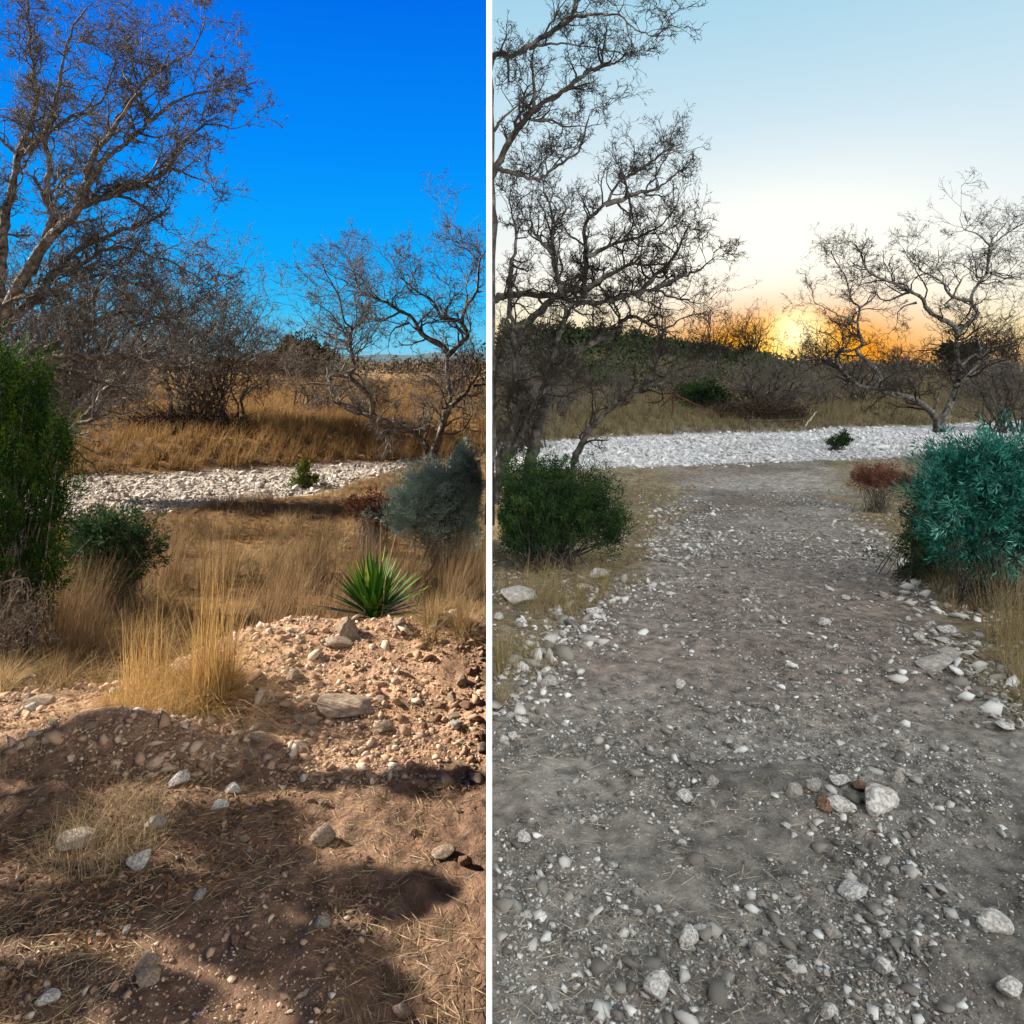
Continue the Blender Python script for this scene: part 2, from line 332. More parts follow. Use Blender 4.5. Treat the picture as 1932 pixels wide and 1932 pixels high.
# ------------------------------------------------------------ tubes and growing branches (vectorised)
def tubes(P, R, sides=4):
    """P (m,n,3) centre lines, R (m,n) radii"""
    m, n, _ = P.shape
    T = np.zeros_like(P); T[:, 1:-1] = P[:, 2:]-P[:, :-2]; T[:, 0] = P[:, 1]-P[:, 0]; T[:, -1] = P[:, -1]-P[:, -2]
    T = nrm(T); ref = np.where(np.abs(T[:, :1, 2:3]) > .9, np.array([1., 0, 0]), np.array([0, 0, 1.]))*np.ones_like(T)
    A = nrm(np.cross(T, ref)); B = np.cross(T, A)
    a = np.arange(sides)*2*np.pi/sides
    V = P[:, :, None]+R[:, :, None, None]*(np.cos(a)[None, None, :, None]*A[:, :, None]+np.sin(a)[None, None, :, None]*B[:, :, None])
    idx = np.arange(m*n*sides).reshape(m, n, sides); nx = np.roll(idx, -1, 2)
    F = np.stack([idx[:, :-1], nx[:, :-1], nx[:, 1:], idx[:, 1:]], -1).reshape(-1, 4)
    return V.reshape(-1, 3), F, (n-1)*sides
class Acc:
    def __init__(s): s.V = []; s.F = []; s.r = []; s.n = 0
    def add(s, V, F, r):
        s.V.append(V); s.F.append(F+s.n); s.r.append(r); s.n += len(V)
    def tube(s, P, R, sides=4, rnd=None):
        V, F, q = tubes(P, R, sides); s.add(V, F, np.repeat(RNG.random(len(P)) if rnd is None else rnd, q))
    def build(s, name, mat, parent=None, smooth=False):
        by = {}
        for F, r in zip(s.F, s.r): by.setdefault(F.shape[1], []).append((F, r))
        Fs = [np.concatenate([f for f, _ in v]) for v in by.values()]; rs = np.concatenate([np.concatenate([r for _, r in v]) for v in by.values()])
        V = np.concatenate(s.V)
        if parent is not None: V = V-np.array(parent.location)
        return mk(name, V, Fs, mat, parent, smooth, attrs={'rnd': rs})
def catmull(P, k=4):
    P = np.asarray(P, float)
    if len(P) < 3: return np.array([P[0]+(P[-1]-P[0])*t for t in np.linspace(0, 1, k*(len(P)-1)+1)])
    Q = np.vstack([2*P[0]-P[1], P, 2*P[-1]-P[-2]]); out = []
    for i in range(1, len(Q)-2):
        for t in np.arange(k)/k:
            a, b, c, d = Q[i-1], Q[i], Q[i+1], Q[i+2]
            out.append(.5*((2*b)+(c-a)*t+(2*a-5*b+4*c-d)*t*t+(3*b-a-3*c+d)*t**3))
    out.append(P[-1]); return np.array(out)
def grow(P0, D0, Ln, R0, n=4, wig=.35, up=.05, taper=.35):
    m = len(P0); pts = [P0]; D = nrm(D0)
    for i in range(n):
        D = nrm(D+wig*RNG.normal(size=(m, 3))+np.array([0, 0, up]))
        pts.append(pts[-1]+D*(Ln/n)[:, None])
    P = np.stack(pts, 1); R = R0[:, None]*np.linspace(1, taper, n+1)[None]
    return P, R
def children(P, R, k, ang=(30, 75), lf=(.35, .7), tmin=.25, rf=.6, flat=None):
    m, n, _ = P.shape
    t = RNG.uniform(tmin, 1, (m, k))*(n-1); t[:, 0] = n-1.0001
    i = np.minimum(t.astype(int), n-2); f = (t-i)[..., None]; ar = np.arange(m)[:, None]
    A, B = P[ar, i], P[ar, i+1]; C = A*(1-f)+B*f; T = nrm(B-A); r = R[ar, i]
    Lp = np.linalg.norm(np.diff(P, axis=1), axis=2).sum(1)[:, None]
    rv = RNG.normal(size=C.shape); perp = nrm(rv-(rv*T).sum(-1, keepdims=True)*T)
    a = np.radians(RNG.uniform(*ang, (m, k)))[..., None]; D = T*np.cos(a)+perp*np.sin(a)
    L_ = Lp*RNG.uniform(*lf, (m, k))*(1.15-.5*t/(n-1)) if k else Lp
    return C.reshape(-1, 3), D.reshape(-1, 3), L_.ravel(), np.maximum(r.ravel()*rf, .0022)
def tree(name, label, cat, base, limbs, depth, mats, lens=(.9, .5, .28, .16), per_m=4.0, ks=(5, 4, 3), dens=1.0, group=None, zspread=1.0, up=.05, rmin=.004, jit=1.0, thin=1.0):
    """limbs: list of (r0_px, r1_px, [(U,V,dy?)...]) drawn at this tree's own distance"""
    o = empty(name, base, label, cat, group)
    tr = Acc(); tw = Acc(); Cs = []; Ds = []; Ls = []; Rs = []
    for li, (r0, r1, pts) in enumerate(limbs):
        q = []; dy = 0
        drift = RNG.uniform(-1, 1)*.22*zspread
        for j, p in enumerate(pts):
            if len(p) > 2: dy = p[2]
            elif j: dy += drift
            q.append(px(p[0], p[1], depth+dy))
        C = catmull(q, 4); C[1:-1] += RNG.normal(size=C[1:-1].shape)*np.array([.5, .5, .5])*K*depth*3.4*jit
        R = (np.linspace(1, 0, len(C))**1.3*(r0*.82-r1*.45)+r1*.45)*K*depth*thin; R *= 1+.10*RNG.normal(size=len(R))
        tr.tube(C[None], R[None], 8)
        seg = np.linalg.norm(np.diff(C, axis=0), axis=1); Lt = seg.sum(); cum = np.concatenate([[0], np.cumsum(seg)])
        nb = max(2, int(Lt*per_m*dens)); s = RNG.uniform(.12, 1, nb)*Lt; s[0] = Lt*.999
        i = np.clip(np.searchsorted(cum, s)-1, 0, len(seg)-1); f = ((s-cum[i])/seg[i])[:, None]
        c = C[i]*(1-f)+C[i+1]*f; T = nrm(C[i+1]-C[i]); rv = RNG.normal(size=c.shape); pe = nrm(rv-(rv*T).sum(-1, keepdims=True)*T)
        a = np.radians(RNG.uniform(25, 80, nb))[:, None]; a[0] = .2
        keep = R[i] < 9*K*depth if r0 > 9 else np.ones(nb, bool)
        Cs.append(c[keep]); Ds.append((T*np.cos(a)+pe*np.sin(a)+np.array([0, 0, .25]))[keep]); Rs.append(np.minimum(R[i]*.55, .022)[keep]); Ls.append(RNG.uniform(.4, 1.2, nb)[keep]*lens[0])
    C, D, L_, R_ = map(np.concatenate, (Cs, Ds, Ls, Rs))
    sg = 0 if abs(base[0]) > 6 and base[0] < 0 else np.sign(base[0])
    def own(P, R):
        k_ = (P[..., 0]*(sg or -1) > .012+.0038*P[..., 1]).all(1) if True else None
        return P[k_], R[k_]
    P, R = own(*grow(C, D, L_, np.maximum(R_, rmin), 7, .36, up+.04)); tw.tube(P, R, 4)
    for lv, k in enumerate(ks):
        C, D, L_, R_ = children(P, R, k, ang=(22, 65), tmin=.25 if lv == 0 else .08)
        L_ = np.clip(L_, .05, lens[min(lv+1, 3)]*1.4)
        P, R = own(*grow(C, D, L_, np.maximum(R_, rmin*(.8 if lv else 1)), 4 if lv < 2 else 3, .30, up)); tw.tube(P, R, 3)
    tr.build('trunk', mats[0], o, True); tw.build('crown', mats[1], o)
    return o
DAY = (M['bark_day'], M['twig_day']); DUSK = (M['bark_dusk'], M['twig_dusk'])

# ---- large tree at the left edge, limbs followed from the photograph
big = [
 (16, 12, [(-120, 1010), (-70, 860), (-30, 760), (-12, 640), (0, 560)]),
 (12, 5, [(0, 560), (4, 470), (7, 410), (24, 342), (34, 294), (51, 246), (70, 198), (65, 144), (55, 82), (51, -10)]),
 (13, 6, [(-12, 640), (20, 564), (96, 444), (137, 410), (164, 352), (178, 294), (212, 246), (260, 178)]),
 (6, 2.5, [(212, 246), (240, 200), (262, 165), (294, 137), (359, 99), (386, 44)]),
 (8, 3, [(137, 410), (162, 362), (185, 318), (236, 267), (273, 232), (267, 185), (253, 137), (239, 68)]),
 (9, 3, [(110, 430), (164, 388), (239, 356), (294, 335), (318, 314), (328, 294), (376, 239), (431, 239)]),
 (4, 2, [(318, 318), (350, 328), (373, 338)]),
 (9, 3, [(60, 520), (96, 424), (91, 369), (92, 308), (85, 256), (103, 198), (116, 144), (126, 85), (164, 15)]),
 (6, 2.5, [(51, 291), (85, 256), (137, 219), (185, 202), (205, 154), (222, 110)]),
 (5, 2, [(273, 230), (308, 212), (345, 185), (410, 168), (434, 157)]),
 (5, 2, [(34, 294), (0, 260), (-40, 200)]),
 (7, 3, [(4, 470), (-30, 400), (-60, 330)]),
 (10, 5, [(-30, 740), (25, 700), (57, 686), (104, 675), (148, 667), (197, 675), (241, 673), (301, 689), (347, 692), (410, 670)]),
 (6, 3, [(70, 690), (128, 703), (175, 714), (208, 725), (238, 730)]),
 (8, 3, [(40, 690), (95, 655), (137, 621), (164, 588), (185, 540), (205, 506), (222, 489)]),
 (8, 3, [(0, 600), (50, 580), (110, 545), (180, 520), (240, 530), (300, 560)]),
 (6, 2.5, [(137, 621), (190, 600), (250, 590), (310, 600), (370, 590)]),
 (11, 4, [(-10, 640), (40, 590), (100, 520), (150, 470), (215, 440), (280, 420), (320, 390)]),
 (6, 2.5, [(100, 520), (150, 500), (200, 470), (250, 470), (330, 500), (400, 540)]),
]
bx, by = -6.2, 9.4
tree('bare_tree', 'tallest leafless tree, grey limbs reaching up and right from the left edge above the creek', 'tree',
     (px(-120, 1010, 9)[0], 9.0, float(height(px(-120, 1010, 9)[0], 9))), big, 9.0, DAY, lens=(.62, .45, .38, .28), per_m=9, ks=(6, 5, 3), rmin=.005, thin=1.1)
lean = [
 (9, 7, [(40, 930), (75, 868), (109, 829), (150, 795), (175, 770), (191, 741), (202, 730), (190, 690)]),
 (5, 2.5, [(150, 799), (208, 779), (227, 757), (249, 744)]),
 (5, 2.5, [(195, 738), (215, 720), (240, 700), (262, 660)]),
 (3, 1.5, [(120, 830), (160, 845), (200, 862)]),
]
tree('bare_tree', 'low dark leafless tree leaning right behind the juniper beside the white creek bed', 'tree',
     (px(40, 930, 10.5)[0], 10.5, float(height(px(40, 930, 10.5)[0], 10.5))), lean, 10.5, DAY, lens=(.8, .5, .3, .18), per_m=5, ks=(5, 4, 3))

back = []
for i in range(15):
    u1 = -40+i*29; v1 = 510+80*((i-5)/9)**2+RNG.uniform(-30, 40); um = 110+(u1-110)*.45
    back.append((7, 3, [(95+RNG.uniform(-30, 30), 850), (um-10+RNG.uniform(-20, 20), 760-RNG.uniform(0, 60)), (um*.4+u1*.6, (v1+700)/2), (u1, v1)]))
tree('bare_tree', 'wide dense bare tree behind the tall left one, brown twigs above the creek', 'tree',
     (px(95, 850, 13.5)[0], 13.5, float(height(px(95, 850, 13.5)[0], 13.5))), back, 13.5, (M['bark_day'], M['twig_day']), lens=(.9, .6, .4, .26), per_m=4.2, ks=(5, 5, 4), rmin=.006)
# ---- forked creekside tree; the same tree is seen again in the dusk yard
fork = [
 (13, 10, [(816, 868), (820, 846), (837, 799), (846, 767), (849, 744), (843, 700), (846, 670)]),
 (8, 3, [(846, 670), (870, 647), (883, 632), (872, 606), (881, 577), (899, 550), (902, 518), (905, 494), (916, 474), (935, 450)]),
 (6, 2, [(872, 606), (834, 597), (817, 568), (787, 550), (758, 524), (745, 500)]),
 (4, 1.5, [(838, 597), (852, 565), (875, 544)]),
 (4, 2, [(899, 550), (916, 550), (935, 556), (950, 548)]),
 (3, 1.5, [(905, 494), (880, 470), (858, 462), (850, 440)]),
 (9, 4, [(846, 670), (834, 653), (802, 635), (787, 618), (779, 600), (752, 585), (729, 571), (694, 556), (676, 541), (667, 509), (655, 492)]),
 (4, 1.5, [(755, 588), (714, 606), (697, 594), (688, 580)]),
 (4, 1.5, [(770, 610), (741, 623), (732, 659)]),
 (8, 4, [(849, 767), (875, 744), (893, 720), (905, 702), (930, 690)]),
 (5, 3, [(893, 728), (918, 725), (940, 722)]),
 (11, 8, [(806, 868), (805, 846), (793, 826), (758, 802), (717, 793), (700, 782), (670, 779), (647, 764), (632, 749), (623, 729), (623, 711), (647, 708)]),
 (8, 3, [(702, 782), (702, 755), (685, 735), (659, 708), (670, 694), (664, 670), (661, 647), (664, 620), (650, 606), (641, 565), (629, 541), (612, 509)]),
 (4, 1.5, [(661, 650), (632, 638), (606, 623), (582, 612)]),
 (4, 1.5, [(623, 726), (588, 723), (565, 726), (541, 714)]),
 (4, 2, [(802, 826), (814, 787), (820, 770)]),
 (4, 1.5, [(664, 622), (690, 600), (700, 575)]),
 (3, 1.5, [(714, 793), (735, 765), (760, 750)]),
 (3, 1.5, [(846, 700), (862, 680), (880, 668)]),
]
D1 = 14.6
forkL = [(a, b, [(min(u, 919), v) for (u, v) in p if u < 922] if sum(1 for (u, v) in p if u < 922) > 1 else [(905, 702), (915, 696)]) for a, b, p in fork]
hx = px(811, 860, D1)[0]
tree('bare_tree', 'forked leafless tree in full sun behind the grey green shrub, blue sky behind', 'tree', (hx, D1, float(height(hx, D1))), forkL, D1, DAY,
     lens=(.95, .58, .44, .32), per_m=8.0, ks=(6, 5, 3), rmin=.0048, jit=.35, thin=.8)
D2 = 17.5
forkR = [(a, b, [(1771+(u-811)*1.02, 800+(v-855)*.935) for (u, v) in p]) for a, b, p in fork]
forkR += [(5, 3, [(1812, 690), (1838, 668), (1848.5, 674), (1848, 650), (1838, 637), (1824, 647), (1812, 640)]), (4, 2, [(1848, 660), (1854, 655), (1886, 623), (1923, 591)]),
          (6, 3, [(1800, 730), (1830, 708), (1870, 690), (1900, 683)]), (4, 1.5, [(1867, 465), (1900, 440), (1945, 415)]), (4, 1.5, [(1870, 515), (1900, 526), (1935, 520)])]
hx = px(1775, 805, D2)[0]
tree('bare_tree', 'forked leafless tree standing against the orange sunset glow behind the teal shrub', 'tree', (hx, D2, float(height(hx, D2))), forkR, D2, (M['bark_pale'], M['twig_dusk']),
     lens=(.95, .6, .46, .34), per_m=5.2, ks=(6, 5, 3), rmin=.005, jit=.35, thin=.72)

# ---- dusk yard, tree group on the left
grp = [
 (13, 8, [(990, 925), (999, 883), (1007, 841), (1020, 788), (1031, 756), (1028, 725), (1063, 690), (1100, 656), (1134, 640), (1160, 625), (1173, 606), (1194, 598), (1231, 614)]),
 (8, 4, [(1031, 735), (1047, 656), (1060, 619), (1070, 582), (1084, 569)]),
 (8, 4, [(928, 566), (960, 556), (994, 556), (1047, 559), (1100, 572), (1152, 569), (1194, 553), (1231, 548), (1265, 559), (1300, 566)]),
 (9, 4, [(968, 625), (1007, 601), (1039, 567), (1080, 545), (1101, 547), (1107, 485), (1104, 424), (1142, 386), (1159, 352), (1207, 318), (1265, 280)]),
 (11, 7, [(931, 950), (954, 867), (968, 815), (981, 762), (975, 710), (968, 625), (960, 560)]),
 (7, 5, [(941, 893), (941, 841), (932, 801), (934, 700)]),
 (8, 5, [(950, 880), (976, 836), (1002, 775), (1031, 725)]),
 (6, 3, [(1200, 560), (1240, 520), (1275, 479), (1299, 427)]),
 (6, 2.5, [(1142, 386), (1200, 366), (1240, 356), (1270, 332)]),
 (6, 2.5, [(1060, 560), (1042, 479), (1042, 410), (1025, 359)]),
 (6, 2.5, [(960, 600), (964, 513), (974, 444), (960, 376)]),
 (5, 2, [(1107, 485), (1160, 460), (1220, 440), (1270, 400)]),
 (5, 2, [(1101, 547), (1180, 500), (1240, 500), (1300, 482)]),
 (5, 2, [(1231, 548), (1290, 520), (1315, 512), (1345, 488)]),
 (5, 2, [(1042, 479), (1010, 440), (1000, 400)]),
]
D3 = 11.0
hx = px(985, 930, D3)[0]
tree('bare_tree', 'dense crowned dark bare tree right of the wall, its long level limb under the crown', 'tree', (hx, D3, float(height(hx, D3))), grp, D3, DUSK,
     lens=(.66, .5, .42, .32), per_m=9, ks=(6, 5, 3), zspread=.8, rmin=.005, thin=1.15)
leanR = [
 (9, 7, [(1078, 895), (1086, 867), (1102, 828), (1126, 796), (1152, 770), (1179, 743), (1213, 733), (1250, 720), (1266, 701), (1279, 698)]),
 (6, 4, [(1213, 733), (1237, 696), (1234, 656), (1242, 630), (1236, 600)]),
 (3, 1.5, [(1150, 772), (1142, 745), (1130, 720), (1135, 690)]),
 (4, 2, [(1236, 640), (1262, 618), (1290, 600), (1330, 590)]),
]
hx = px(1078, 895, 12.5)[0]
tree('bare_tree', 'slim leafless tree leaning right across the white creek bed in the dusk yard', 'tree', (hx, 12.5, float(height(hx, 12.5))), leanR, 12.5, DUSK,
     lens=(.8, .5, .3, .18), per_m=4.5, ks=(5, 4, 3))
upper = [
 (11, 9, [(926, 700), (926, 560), (927, 420), (928, 342), (943, 301), (967, 256), (995, 222), (1032, 188), (1070, 168), (1090, 150), (1114, 133), (1152, 120)]),
 (9, 6, [(926, 420), (926, 250), (927, 110), (967, 106), (995, 89), (1042, 58), (1070, 41), (1083, 14), (1085, -25)]),
 (5, 2, [(1070, 41), (1097, 30), (1124, 27), (1166, 27), (1200, 58), (1230, 68)]),
 (4, 2, [(998, 92), (1022, 85), (1060, 82), (1124, 89), (1176, 103)]),
 (6, 3, [(943, 318), (977, 328), (1015, 338), (1042, 318), (1080, 297), (1097, 267), (1111, 222)]),
 (5, 3, [(1008, 205), (1005, 150), (1005, 103)]),
 (4, 2, [(1001, 226), (1042, 229), (1083, 239), (1130, 235)]),
 (4, 2, [(928, 250), (945, 225), (975, 200), (990, 180)]),
 (4, 2, [(1083, 5), (1120, -10), (1160, 10)]),
]
hx = px(924, 930, 7.5)[0]
tree('bare_tree', 'grey bare limbs of a tree hugging the wall, highest above the dusk yard', 'tree', (hx, 7.5, float(height(hx, 7.5))), upper+[(12, 11, [(924, 990), (925, 850), (926, 700)])], 7.5, DUSK,
     lens=(.5, .34, .27, .2), per_m=7, ks=(6, 5, 3), zspread=.5, rmin=.0038)

# ---- scrubby thickets made of many stems
def thicket(name, label, U, V, y, wpx, hpx, n, mats, group=None, lens=(.9, .5, .3), k=(5, 4), stemr=.02, depth=None, cat='thicket', up=.08, rmin=.005, lean=0):
    w = wpx*K*y; h = hpx*K*y; x0 = (U-U0)*K*y; z0 = float(height(x0, y))
    o = empty(name, (x0, y, z0), label, cat, group); a1 = Acc(); a2 = Acc()
    d = depth or w*.7
    th = RNG.uniform(0, 2*np.pi, n); rr = RNG.uniform(0, .25, n)
    B = np.stack([x0+np.cos(th)*rr*w, y+np.sin(th)*rr*d, np.full(n, z0-.05)], -1)
    T2 = RNG.uniform(0, 2*np.pi, n); ph = np.arccos(RNG.uniform(.12, 1, n)); s = RNG.uniform(.55, .95, n)
    E = np.stack([x0+lean*h+np.sin(ph)*np.cos(T2)*w*.5*s, y+np.sin(ph)*np.sin(T2)*d*.5*s, z0+np.cos(ph)*h*s+.2*h], -1)
    t = np.linspace(0, 1, 7)[None, :, None]; mid_ = (B+E)/2; mid_[:, 2] += .12*h; mid_[:, :2] = mid_[:, :2]*.8+B[:, :2]*.2
    P = B[:, None]*(1-t)**2+2*mid_[:, None]*t*(1-t)+E[:, None]*t**2; P[:, 1:-1] += RNG.normal(size=P[:, 1:-1].shape)*.03*h
    R = np.linspace(1, .3, 7)[None]*RNG.uniform(.5, 1.2, (n, 1))*stemr; a1.tube(P, R, 5)
    for lv, kk in enumerate((6,)+tuple(k)):
        C, D, L_, R_ = children(P, R, kk, tmin=.3); L_ = np.clip(L_, .06, lens[min(lv, 2)]*h*.55)
        P, R = grow(C, D, L_, np.maximum(R_, rmin), 4, .35, up); a2.tube(P, R, 3)
    a1.build('stems', mats[0], o, True); a2.build('twigs', mats[1], o); return o
TD = (M['bark_day'], M['scrub_twig']); TK = (M['bark_dusk'], M['scrub_twig_dusk'])
thicket('thicket', 'broad domed leafless thicket beyond the white creek over the dark brush heap, sunny yard', 385, 840, 21, 330, 270, 40, TD, stemr=.045, k=(6, 5), lens=(.7, .4, .25), rmin=.007)
thicket('thicket', 'lower brown bare thicket left of the domed one, behind the leaning tree', 200, 830, 24, 260, 240, 26, TD, stemr=.035, k=(5, 3), lens=(.7, .4, .25))
thicket('thicket', 'thin pale bare brush between the domed thicket and the forked tree, golden field behind', 590, 800, 26, 170, 140, 22, TD, stemr=.025, k=(5, 3), lens=(.7, .4, .25))
thicket('thicket', 'thin dry brush right behind the trunk of the sunlit forked tree', 872, 790, 24, 120, 110, 16, TD, stemr=.02, k=(5, 3), lens=(.7, .4, .25), depth=1.6)
thicket('thicket', 'grey domed bare thicket over the dark brush heap beyond the creek, below the sunset', 1440, 775, 30, 260, 112, 34, TK, stemr=.05, k=(5, 4), lens=(.7, .4, .25))
thicket('thicket', 'grey tangle of bare stems behind the tree group beside the wall in the dusk yard', 985, 830, 22, 190, 220, 26, TK, stemr=.04, k=(5, 3), lens=(.7, .4, .25), depth=3)
thicket('thicket', 'small round bare bush in the pale field left of the rusty pipe brace', 1165, 770, 30, 110, 80, 16, TK, stemr=.03, k=(5, 3), lens=(.7, .4, .25))
thicket('thicket', 'dark bare brush at the right edge beyond the teal shrub', 1890, 780, 27, 190, 150, 26, TK, stemr=.04, k=(5, 4), lens=(.7, .4, .25))
thicket('thicket', 'low bare brush between the grey thicket and the forked tree at dusk', 1620, 765, 34, 150, 90, 18, TK, stemr=.04, k=(5, 3), lens=(.7, .4, .25))
thicket('bare_shrub', 'small leafless grey shrub on the creek edge beside the teal shrub', 1725, 875, 13.5, 70, 90, 12, TK, stemr=.008, k=(4,), lens=(.5, .3, .2), cat='shrub', rmin=.003)
for U, V, y, w, h, lb in [(700, 770, 27, 120, 75, 'small bare bush low behind the two stems of the sunlit forked tree'), (255, 790, 30, 150, 110, 'tangled bare bush far left behind the domed thicket'), (500, 750, 34, 170, 110, 'brown bare brush at the foot of the round evergreen'), (800, 725, 45, 150, 50, 'low faint brush on the golden field behind the forked tree'), (60, 800, 22, 180, 180, 'dark bare tangle beside the juniper at the left edge')]:
    thicket('thicket', lb, U, V, y, w, h, 20, TD, stemr=.03, k=(5, 3), lens=(.7, .4, .25))
for U, V, y, w, h, lb in [(1060, 790, 27, 150, 120, 'grey bare bush behind the slim leaning tree'), (1260, 735, 40, 180, 75, 'low grey bare bush on the slope above the pipe brace'), (1540, 775, 33, 160, 80, 'grey bare bush right of the domed grey thicket'), (1700, 750, 38, 150, 80, 'grey bare bush just left of the dusk forked tree trunk'), (1840, 740, 36, 170, 80, 'grey bare bush just right of the dusk forked tree trunk')]:
    thicket('thicket', lb, U, V, y, w, h, 20, TK, stemr=.03, k=(5, 3), lens=(.7, .4, .25))
thicket('dead_shrub', 'tangle of pale dead twigs in front of the foot of the left juniper', -10, 1230, 4.6, 240, 170, 16, (M['scrub_twig'], M['scrub_twig']), stemr=.006, k=(4, 3), lens=(.6, .4, .25), cat='dead shrub', rmin=.0018)
# far trees in front of the setting sun
for i, (U, V, y, w, h, lb) in enumerate([(1420, 690, 70, 150, 105, 'leafless tree in front of the left of the setting sun'), (1540, 690, 75, 120, 92, 'leafless tree glowing orange right below the setting sun'),
        (1340, 680, 60, 110, 120, 'tall faint leafless tree left of the sunset glow'), (1690, 690, 80, 110, 62, 'small distant leafless tree behind the dusk forked tree'), (1900, 690, 60, 130, 110, 'distant leafless tree at the right edge of the sunset sky')]):
    thicket('bare_tree', lb, U, V, y, w, h, 18, (M['bark_dusk'], M['twig_dusk']), group='distant bare trees along the sunset horizon', stemr=.08, k=(5, 3), lens=(.7, .4, .25), cat='tree', rmin=.013)

# ------------------------------------------------------------ leafy shrubs
def leaves(C, D, L_, Wd, fold=0.0):
    m = len(C); D = nrm(D); rv = RNG.normal(size=(m, 3)); S = nrm(np.cross(D, rv))
    V = np.stack([C, C+D*L_[:, None]*.45+S*Wd[:, None]*.5, C+D*L_[:, None], C+D*L_[:, None]*.45-S*Wd[:, None]*.5], 1)
    return V.reshape(-1, 3), np.arange(m*4).reshape(m, 4)
def bush(name, label, cat, base_uv, y, lumps, mat, n_cl, n_leaf, ll, lw, cr=.12, up=.3, parts=('branches', 'foliage'), group=None, stem=None, dfac=.8, shell=.6, rag=.2, plume=1.25, thick=.30):
    """lumps: (U, V, rU, rV) ellipsoids seen at distance y"""
    x0 = (base_uv[0]-U0)*K*y; z0 = float(height(x0, y))
    o = empty(name, (x0, y, z0), label, cat, group)
    w = np.array([l[2]*l[3] for l in lumps], float); w /= w.sum(); ids = RNG.choice(len(lumps), n_cl, p=w)
    Lm = np.array(lumps, float)[ids]; s = K*y
    dirs = nrm(RNG.normal(size=(n_cl, 3))); r = RNG.uniform(shell, 1.03, n_cl)[:, None]*np.where(RNG.random((n_cl, 1)) < .25, RNG.uniform(.2, 1, (n_cl, 1)), 1)
    cen = np.stack([(Lm[:, 0]-U0)*s, np.full(n_cl, y), CAMZ-(Lm[:, 1]-V0)*s], -1)
    rd = np.stack([Lm[:, 2]*s, Lm[:, 2]*s*dfac, Lm[:, 3]*s], -1)
    CC = cen+dirs*rd*r*.9*np.exp(RNG.normal(0, rag, (n_cl, 1)))*np.where(RNG.random((n_cl, 1)) < .10, 1.3, 1)
    if x0 > 0: CC[:, 0] = np.maximum(CC[:, 0], cr+.02*y)
    else: CC[:, 0] = np.minimum(CC[:, 0], -cr-.02*y)
    top = cen[:, 2]+rd[:, 2]*1.02; CC[:, 2] = np.minimum(CC[:, 2], top)
    CC[:, 2] = np.maximum(CC[:, 2], height(CC[:, 0], CC[:, 1])+.03)
    cl = np.repeat(np.arange(n_cl), n_leaf)
    out = nrm(dirs*rd+np.array([0, 0, up*rd.mean()]))
    axis = out[cl]; q = RNG.normal(size=(len(cl), 3))
    tpos = RNG.uniform(-.5, 1, len(cl))[:, None]; crv = (cr*RNG.uniform(.6, 1.7, n_cl))[cl][:, None]; C = CC[cl]+axis*tpos*crv*plume+q*crv*thick*(1.2-tpos)
    D = axis+q*.75
    ok = C[:, 0]*np.sign(x0) > .06+.004*y; C = C[ok]; D = D[ok]; cl = cl[ok]; tpos = tpos[ok]
    V, F = leaves(C, D, ll*RNG.uniform(.6, 1.3, len(cl)), lw*RNG.uniform(.7, 1.3, len(cl)))
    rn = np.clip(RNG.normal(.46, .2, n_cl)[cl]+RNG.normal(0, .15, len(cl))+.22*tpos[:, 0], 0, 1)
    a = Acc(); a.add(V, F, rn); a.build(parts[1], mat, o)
    b = Acc(); k_ = min(n_cl, 160); sel = RNG.choice(n_cl, k_, replace=False); t = np.linspace(0, 1, 6)[None, :, None]
    B0 = np.array([x0, y, z0])+RNG.normal(size=(k_, 3))*np.array([.12, .12, 0])*max(1, rd.mean()); E = CC[sel]; md = (B0+E)/2+RNG.normal(size=(k_, 3))*.08
    P = B0[:, None]*(1-t)**2+2*md[:, None]*t*(1-t)+E[:, None]*t**2; b.tube(P, np.linspace(1, .3, 6)[None]*np.full((k_, 1), stem or .008), 4)
    b.build(parts[0], M['bark_day'] if x0 < 0 else M['bark_dusk'], o); return o

bush('juniper', 'dark green juniper with yellow green sprays filling the left edge', 'juniper', (10, 1160), 5.4,
     [(-10, 720, 45, 80), (20, 790, 60, 90), (75, 760, 34, 62), (60, 870, 75, 80), (115, 850, 28, 50), (30, 960, 95, 90), (105, 950, 42, 55), (20, 1060, 95, 80), (85, 1085, 40, 55), (-70, 850, 90, 180), (-60, 1060, 110, 110)],
     M['juniper'], 560, 170, .026, .008, cr=.085, up=1.3, stem=.010, plume=2.2, thick=.25, rag=.28)
bush('sapling', 'small young juniper rising in front of the big left juniper trunk', 'sapling', (210, 1100), 6.6, [(205, 1010, 62, 42), (250, 1030, 42, 34), (165, 1040, 44, 50), (215, 1065, 60, 38)], M['shrub_green'], 230, 80, .035, .014, cr=.09, stem=.006)
bpy.data.objects['sapling']['label'] = 'low dull green shrub right of the juniper at the edge of the golden grass'; bpy.data.objects['sapling']['category'] = 'shrub'; bpy.data.objects['sapling'].name = 'green_shrub'
bush('grey_shrub', 'grey green silvery shrub beside the wall in the sunny yard', 'shrub', (850, 1040), 8.2,
     [(865, 912, 84, 38), (805, 940, 60, 40), (885, 950, 70, 54), (780, 985, 36, 32), (850, 1005, 60, 36), (765, 960, 20, 22), (915, 900, 40, 44)], M['teal_day'], 560, 110, .045, .010, cr=.11, up=.5, stem=.008, dfac=1.0)
